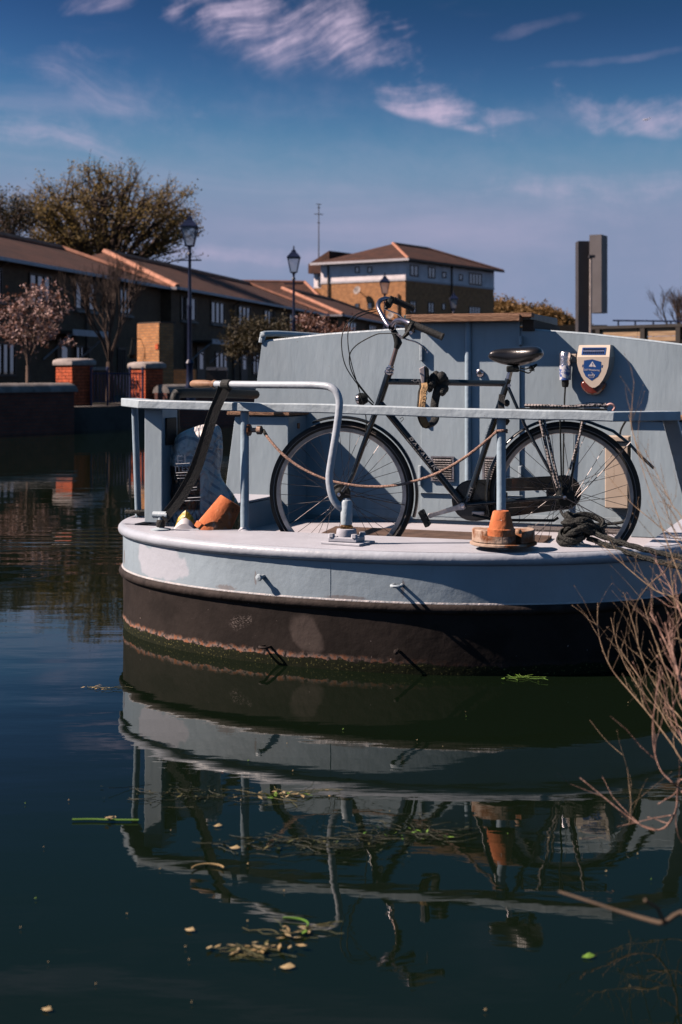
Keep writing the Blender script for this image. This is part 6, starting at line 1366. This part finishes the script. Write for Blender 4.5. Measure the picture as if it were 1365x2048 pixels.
clump(590, 1868, 'curled fresh green weed stem with a pale leaf, low in the picture', 10, (.03, .02), .012, (weed_m, weed_y, weed_g), 8, 5, .10)
clump(505, 1903, 'knot of yellow-green weed low at the left of centre', 22, (.05, .022), .012, (weed_m, weed_y, weed_m), 14, 6, .09)
clump(200, 1378, 'small scrap of weed with foam left of the hull reflection', 14, (.05, .02), .008, (weed_m, weed_y), 8, 7, .08)
clump(1045, 1358, 'small green weed scrap by the dark hull at the right', 10, (.05, .02), .01, (weed_g, weed_g), 8, 8, .1)
p = on_z(145, 1639, WZ + .006); q_ = on_z(278, 1640, WZ + .006); stg = thing('green_stem', 'long straight bright green stem floating at the left', 'stem', (p + q_) / 2); m = MB(); m.tube(smoothpath([p, p.lerp(q_, .3) + Vector((0, .004, 0)), p.lerp(q_, .6), q_], 4), .003, 6); m.build('stem', weed_g, stg, uv=False)
m = MB(); leafbits(m, random.Random(3), p.lerp(q_, .55), 5, (.012, .006), .012); m.build('leaf', weed_y, stg, smooth=0, uv=False)
def curl(px, py, r_, a0, a1, label, mt):
    c = on_z(px, py, WZ + .005); m = MB(); m.tube([c + Vector((math.cos(a0 + (a1 - a0) * i / 14) * r_, math.sin(a0 + (a1 - a0) * i / 14) * r_ * .8, .002)) for i in range(15)], .0025, 5); m.build('curled_stem', mt, label=label, cat='stem', uv=False)
curl(416, 1738, .042, .1, 3.2, 'pale curled stem floating alone, left of the tiller reflection', weed_y); curl(575, 1850, .05, -.6, 1.8, 'bright green curled stem floating near the bottom', weed_g)
rng = random.Random(12); lf = None
spots = [(575, 1933, .018, weed_y, 'pale yellow leaf floating lowest, left of centre'), (1177, 1912, .016, weed_g, 'bright green leaf floating alone at the lower right'), (436, 1651, .013, weed_y, 'small yellow leaf floating right of the long green stem'), (94, 2018, .012, weed_y, 'pinkish leaf floating at the bottom left corner'), (380, 1859, .014, weed_y, 'narrow tan leaf floating right of the lower left'), (470, 1695, .016, weed_y, 'tan leaf at the left end of the broad weed raft')]
def one_leaf(px, py, s_, mt, label, group=None):
    c = on_z(px, py, WZ + .005); a = rng.uniform(-.5, .5); d = Vector((math.cos(a), math.sin(a), .05)); q_ = Vector((-math.sin(a), math.cos(a), .1)); m = MB()
    m.add([c - d * s_, c - d * s_ * .3 - q_ * s_ * .5, c + d * s_ * .4 - q_ * s_ * .45, c + d * s_, c + d * s_ * .3 + q_ * s_ * .5 + Vector((0, 0, .004)), c - d * s_ * .4 + q_ * s_ * .45, c + Vector((0, 0, .003))], [(0, 1, 6), (1, 2, 6), (2, 3, 6), (3, 4, 6), (4, 5, 6), (5, 0, 6)])
    m.build('floating_leaf', mt, label=label, cat='leaf', group=group, smooth=0, uv=False)
for s_ in spots: one_leaf(*s_)
for i in range(38):
    px, py = rng.uniform(20, 1330), rng.uniform(1400, 2040)
    one_leaf(px, py, rng.uniform(.0014, .0034), weed_y if rng.random() < .8 else weed_g, 'tiny pale speck of leaf floating on the dark water', 'specks of leaf on the water')

# bush on the near bank reaching into the picture at the right
bush = thing('bare_bush', 'leafless reddish bush reaching over the water at the right edge', 'bush', B(-3.4, -2.35, .2))
root = B(-3.3, -2.25, .16); rng = random.Random(77)
mains = [  # (pixel path from tip to edge, depth at tip, depth at edge, tip radius, root radius, material, twig count)
    ([(1160, 1555), (1215, 1600), (1262, 1637), (1300, 1658), (1330, 1655), (1352, 1622), (1372, 1560)], 3.7, 3.5, .0022, .0045, 0, 3),
    ([(1322, 1330), (1312, 1400), (1306, 1450), (1309, 1500), (1322, 1540), (1345, 1565), (1372, 1590)], 3.6, 3.5, .0018, .0042, 0, 3),
    ([(1196, 1205), (1196, 1250), (1203, 1290), (1225, 1340), (1262, 1385), (1300, 1430), (1345, 1490), (1372, 1530)], 4.4, 3.7, .0016, .004, 1, 6),
    ([(1258, 1268), (1266, 1222), (1290, 1180), (1325, 1148), (1372, 1132)], 4.3, 4.0, .0014, .003, 1, 2),
    ([(1205, 1090), (1260, 1140), (1310, 1180), (1372, 1222)], 4.5, 4.0, .0014, .0034, 1, 3),
    ([(1258, 830), (1275, 900), (1300, 985), (1330, 1070), (1372, 1180)], 4.6, 3.9, .0013, .003, 1, 2),
    ([(1268, 775), (1264, 815), (1263, 850), (1278, 900), (1318, 985), (1372, 1075)], 4.0, 3.6, .0016, .0026, 1, 3),
    ([(1215, 950), (1262, 1005), (1315, 1050), (1372, 1110)], 4.6, 4.1, .0012, .003, 1, 3),
    ([(1250, 1190), (1270, 1260), (1290, 1330), (1330, 1400), (1372, 1450)], 4.2, 3.7, .0012, .003, 1, 5),
    ([(1300, 1225), (1322, 1265), (1342, 1310), (1360, 1360), (1375, 1400)], 3.8, 3.5, .0018, .004, 0, 6),
    ([(1330, 1245), (1345, 1300), (1358, 1350), (1378, 1420)], 3.7, 3.4, .002, .0045, 0, 5),
    ([(1345, 1420), (1355, 1450), (1366, 1480), (1385, 1520)], 3.6, 3.4, .002, .0045, 0, 4),
    ([(1180, 1440), (1212, 1480), (1246, 1510)], 4.0, 3.9, .0012, .0012, 1, 0),
    ([(1255, 1535), (1258, 1565), (1262, 1610), (1258, 1650)], 3.8, 3.7, .001, .0016, 1, 2),
    ([(1290, 900), (1320, 960), (1345, 1010), (1375, 1060)], 4.5, 4.0, .0012, .0028, 1, 4),
    ([(1325, 1000), (1340, 1040), (1355, 1075), (1380, 1110)], 4.3, 4.0, .0014, .003, 1, 4),
    ([(1310, 1120), (1335, 1160), (1355, 1210), (1378, 1260)], 4.2, 3.8, .0014, .0032, 0, 5),
    ([(1235, 1290), (1262, 1330), (1300, 1385), (1340, 1455), (1375, 1500)], 4.3, 3.8, .0012, .003, 1, 6),
    ([(1285, 1200), (1300, 1250), (1325, 1320), (1350, 1385), (1378, 1440)], 4.1, 3.7, .0014, .003, 1, 6),
    ([(1222, 1235), (1238, 1300), (1268, 1360), (1318, 1420), (1375, 1470)], 4.5, 4.0, .0012, .003, 1, 6),
    ([(1330, 1090), (1342, 1150), (1352, 1220), (1375, 1330)], 4.0, 3.7, .0013, .003, 1, 5),
    ([(1275, 1380), (1300, 1330), (1330, 1300), (1372, 1290)], 4.1, 3.8, .0012, .0028, 1, 4)]
nbr = 0
for pts, y0_, y1_, r0_, r1_, mt, tw_ in mains:
    n_ = len(pts); W3 = [at(x, y, y0_ + (y1_ - y0_) * i / (n_ - 1)) for i, (x, y) in enumerate(pts)]
    if pts[-1][0] > 1364: W3.append(W3[-1].lerp(root, .45) + Vector((.02, 0, .03))); W3.append(root + Vector((rng.uniform(-.05, .05), rng.uniform(-.08, .08), -.03)))
    r0_ *= .6; r1_ *= .6; sp3 = smoothpath(W3, 6); rs = [r0_ + (r1_ - r0_) * min(1, i / (6 * (n_ - 1))) for i in range(len(sp3))]
    m = MB(); m.tube(sp3, rs, 6)
    lim = 6 * (n_ - 1)
    for k_ in range(int(tw_ * 2.4)):
        i = rng.randrange(0, max(1, lim - 2)); p = sp3[i]; tg = (sp3[i] - sp3[i + 1]).normalized(); dv = (tg + Vector((rng.uniform(-.9, .9), rng.uniform(-.5, .5), rng.uniform(-.3, 1.0)))).normalized(); ln = rng.uniform(.04, .16)
        tp_ = [p]; 
        for q_ in range(3): dv = (dv + Vector((rng.uniform(-.3, .3), rng.uniform(-.2, .2), rng.uniform(-.1, .35)))).normalized(); tp_.append(tp_[-1] + dv * ln / 3)
        m.tube(tp_, [rs[i] * .6, rs[i] * .5, rs[i] * .4, rs[i] * .25], 4)
        for q_ in tp_[1:]:
            if rng.random() < .7: m.lathe([(0, -.004), (rs[i] * .9, 0), (0, .006)], q_, dv, 5)
    m.build('branch', twig_red if mt == 0 else twig_dry, bush, smooth=60, uv=False)
tw2 = thing('low_branch', 'single blurred brown branch reaching in over the water at the lower right', 'branch', B(-4.0, -2.3, .15))
W3 = [at(1118, 1783, 2.55), at(1180, 1803, 2.5), at(1250, 1826, 2.45), at(1320, 1846, 2.4), at(1400, 1866, 2.35), B(-4.1, -2.2, .2)]
m = MB(); m.tube(smoothpath(W3, 5), [.002 + .00012 * i for i in range(26)], 7)
m.tube([at(1330, 1848, 2.4), at(1315, 1815, 2.38), at(1290, 1800, 2.36)], .003, 5); m.build('stem', twig_dark, tw2, uv=False)
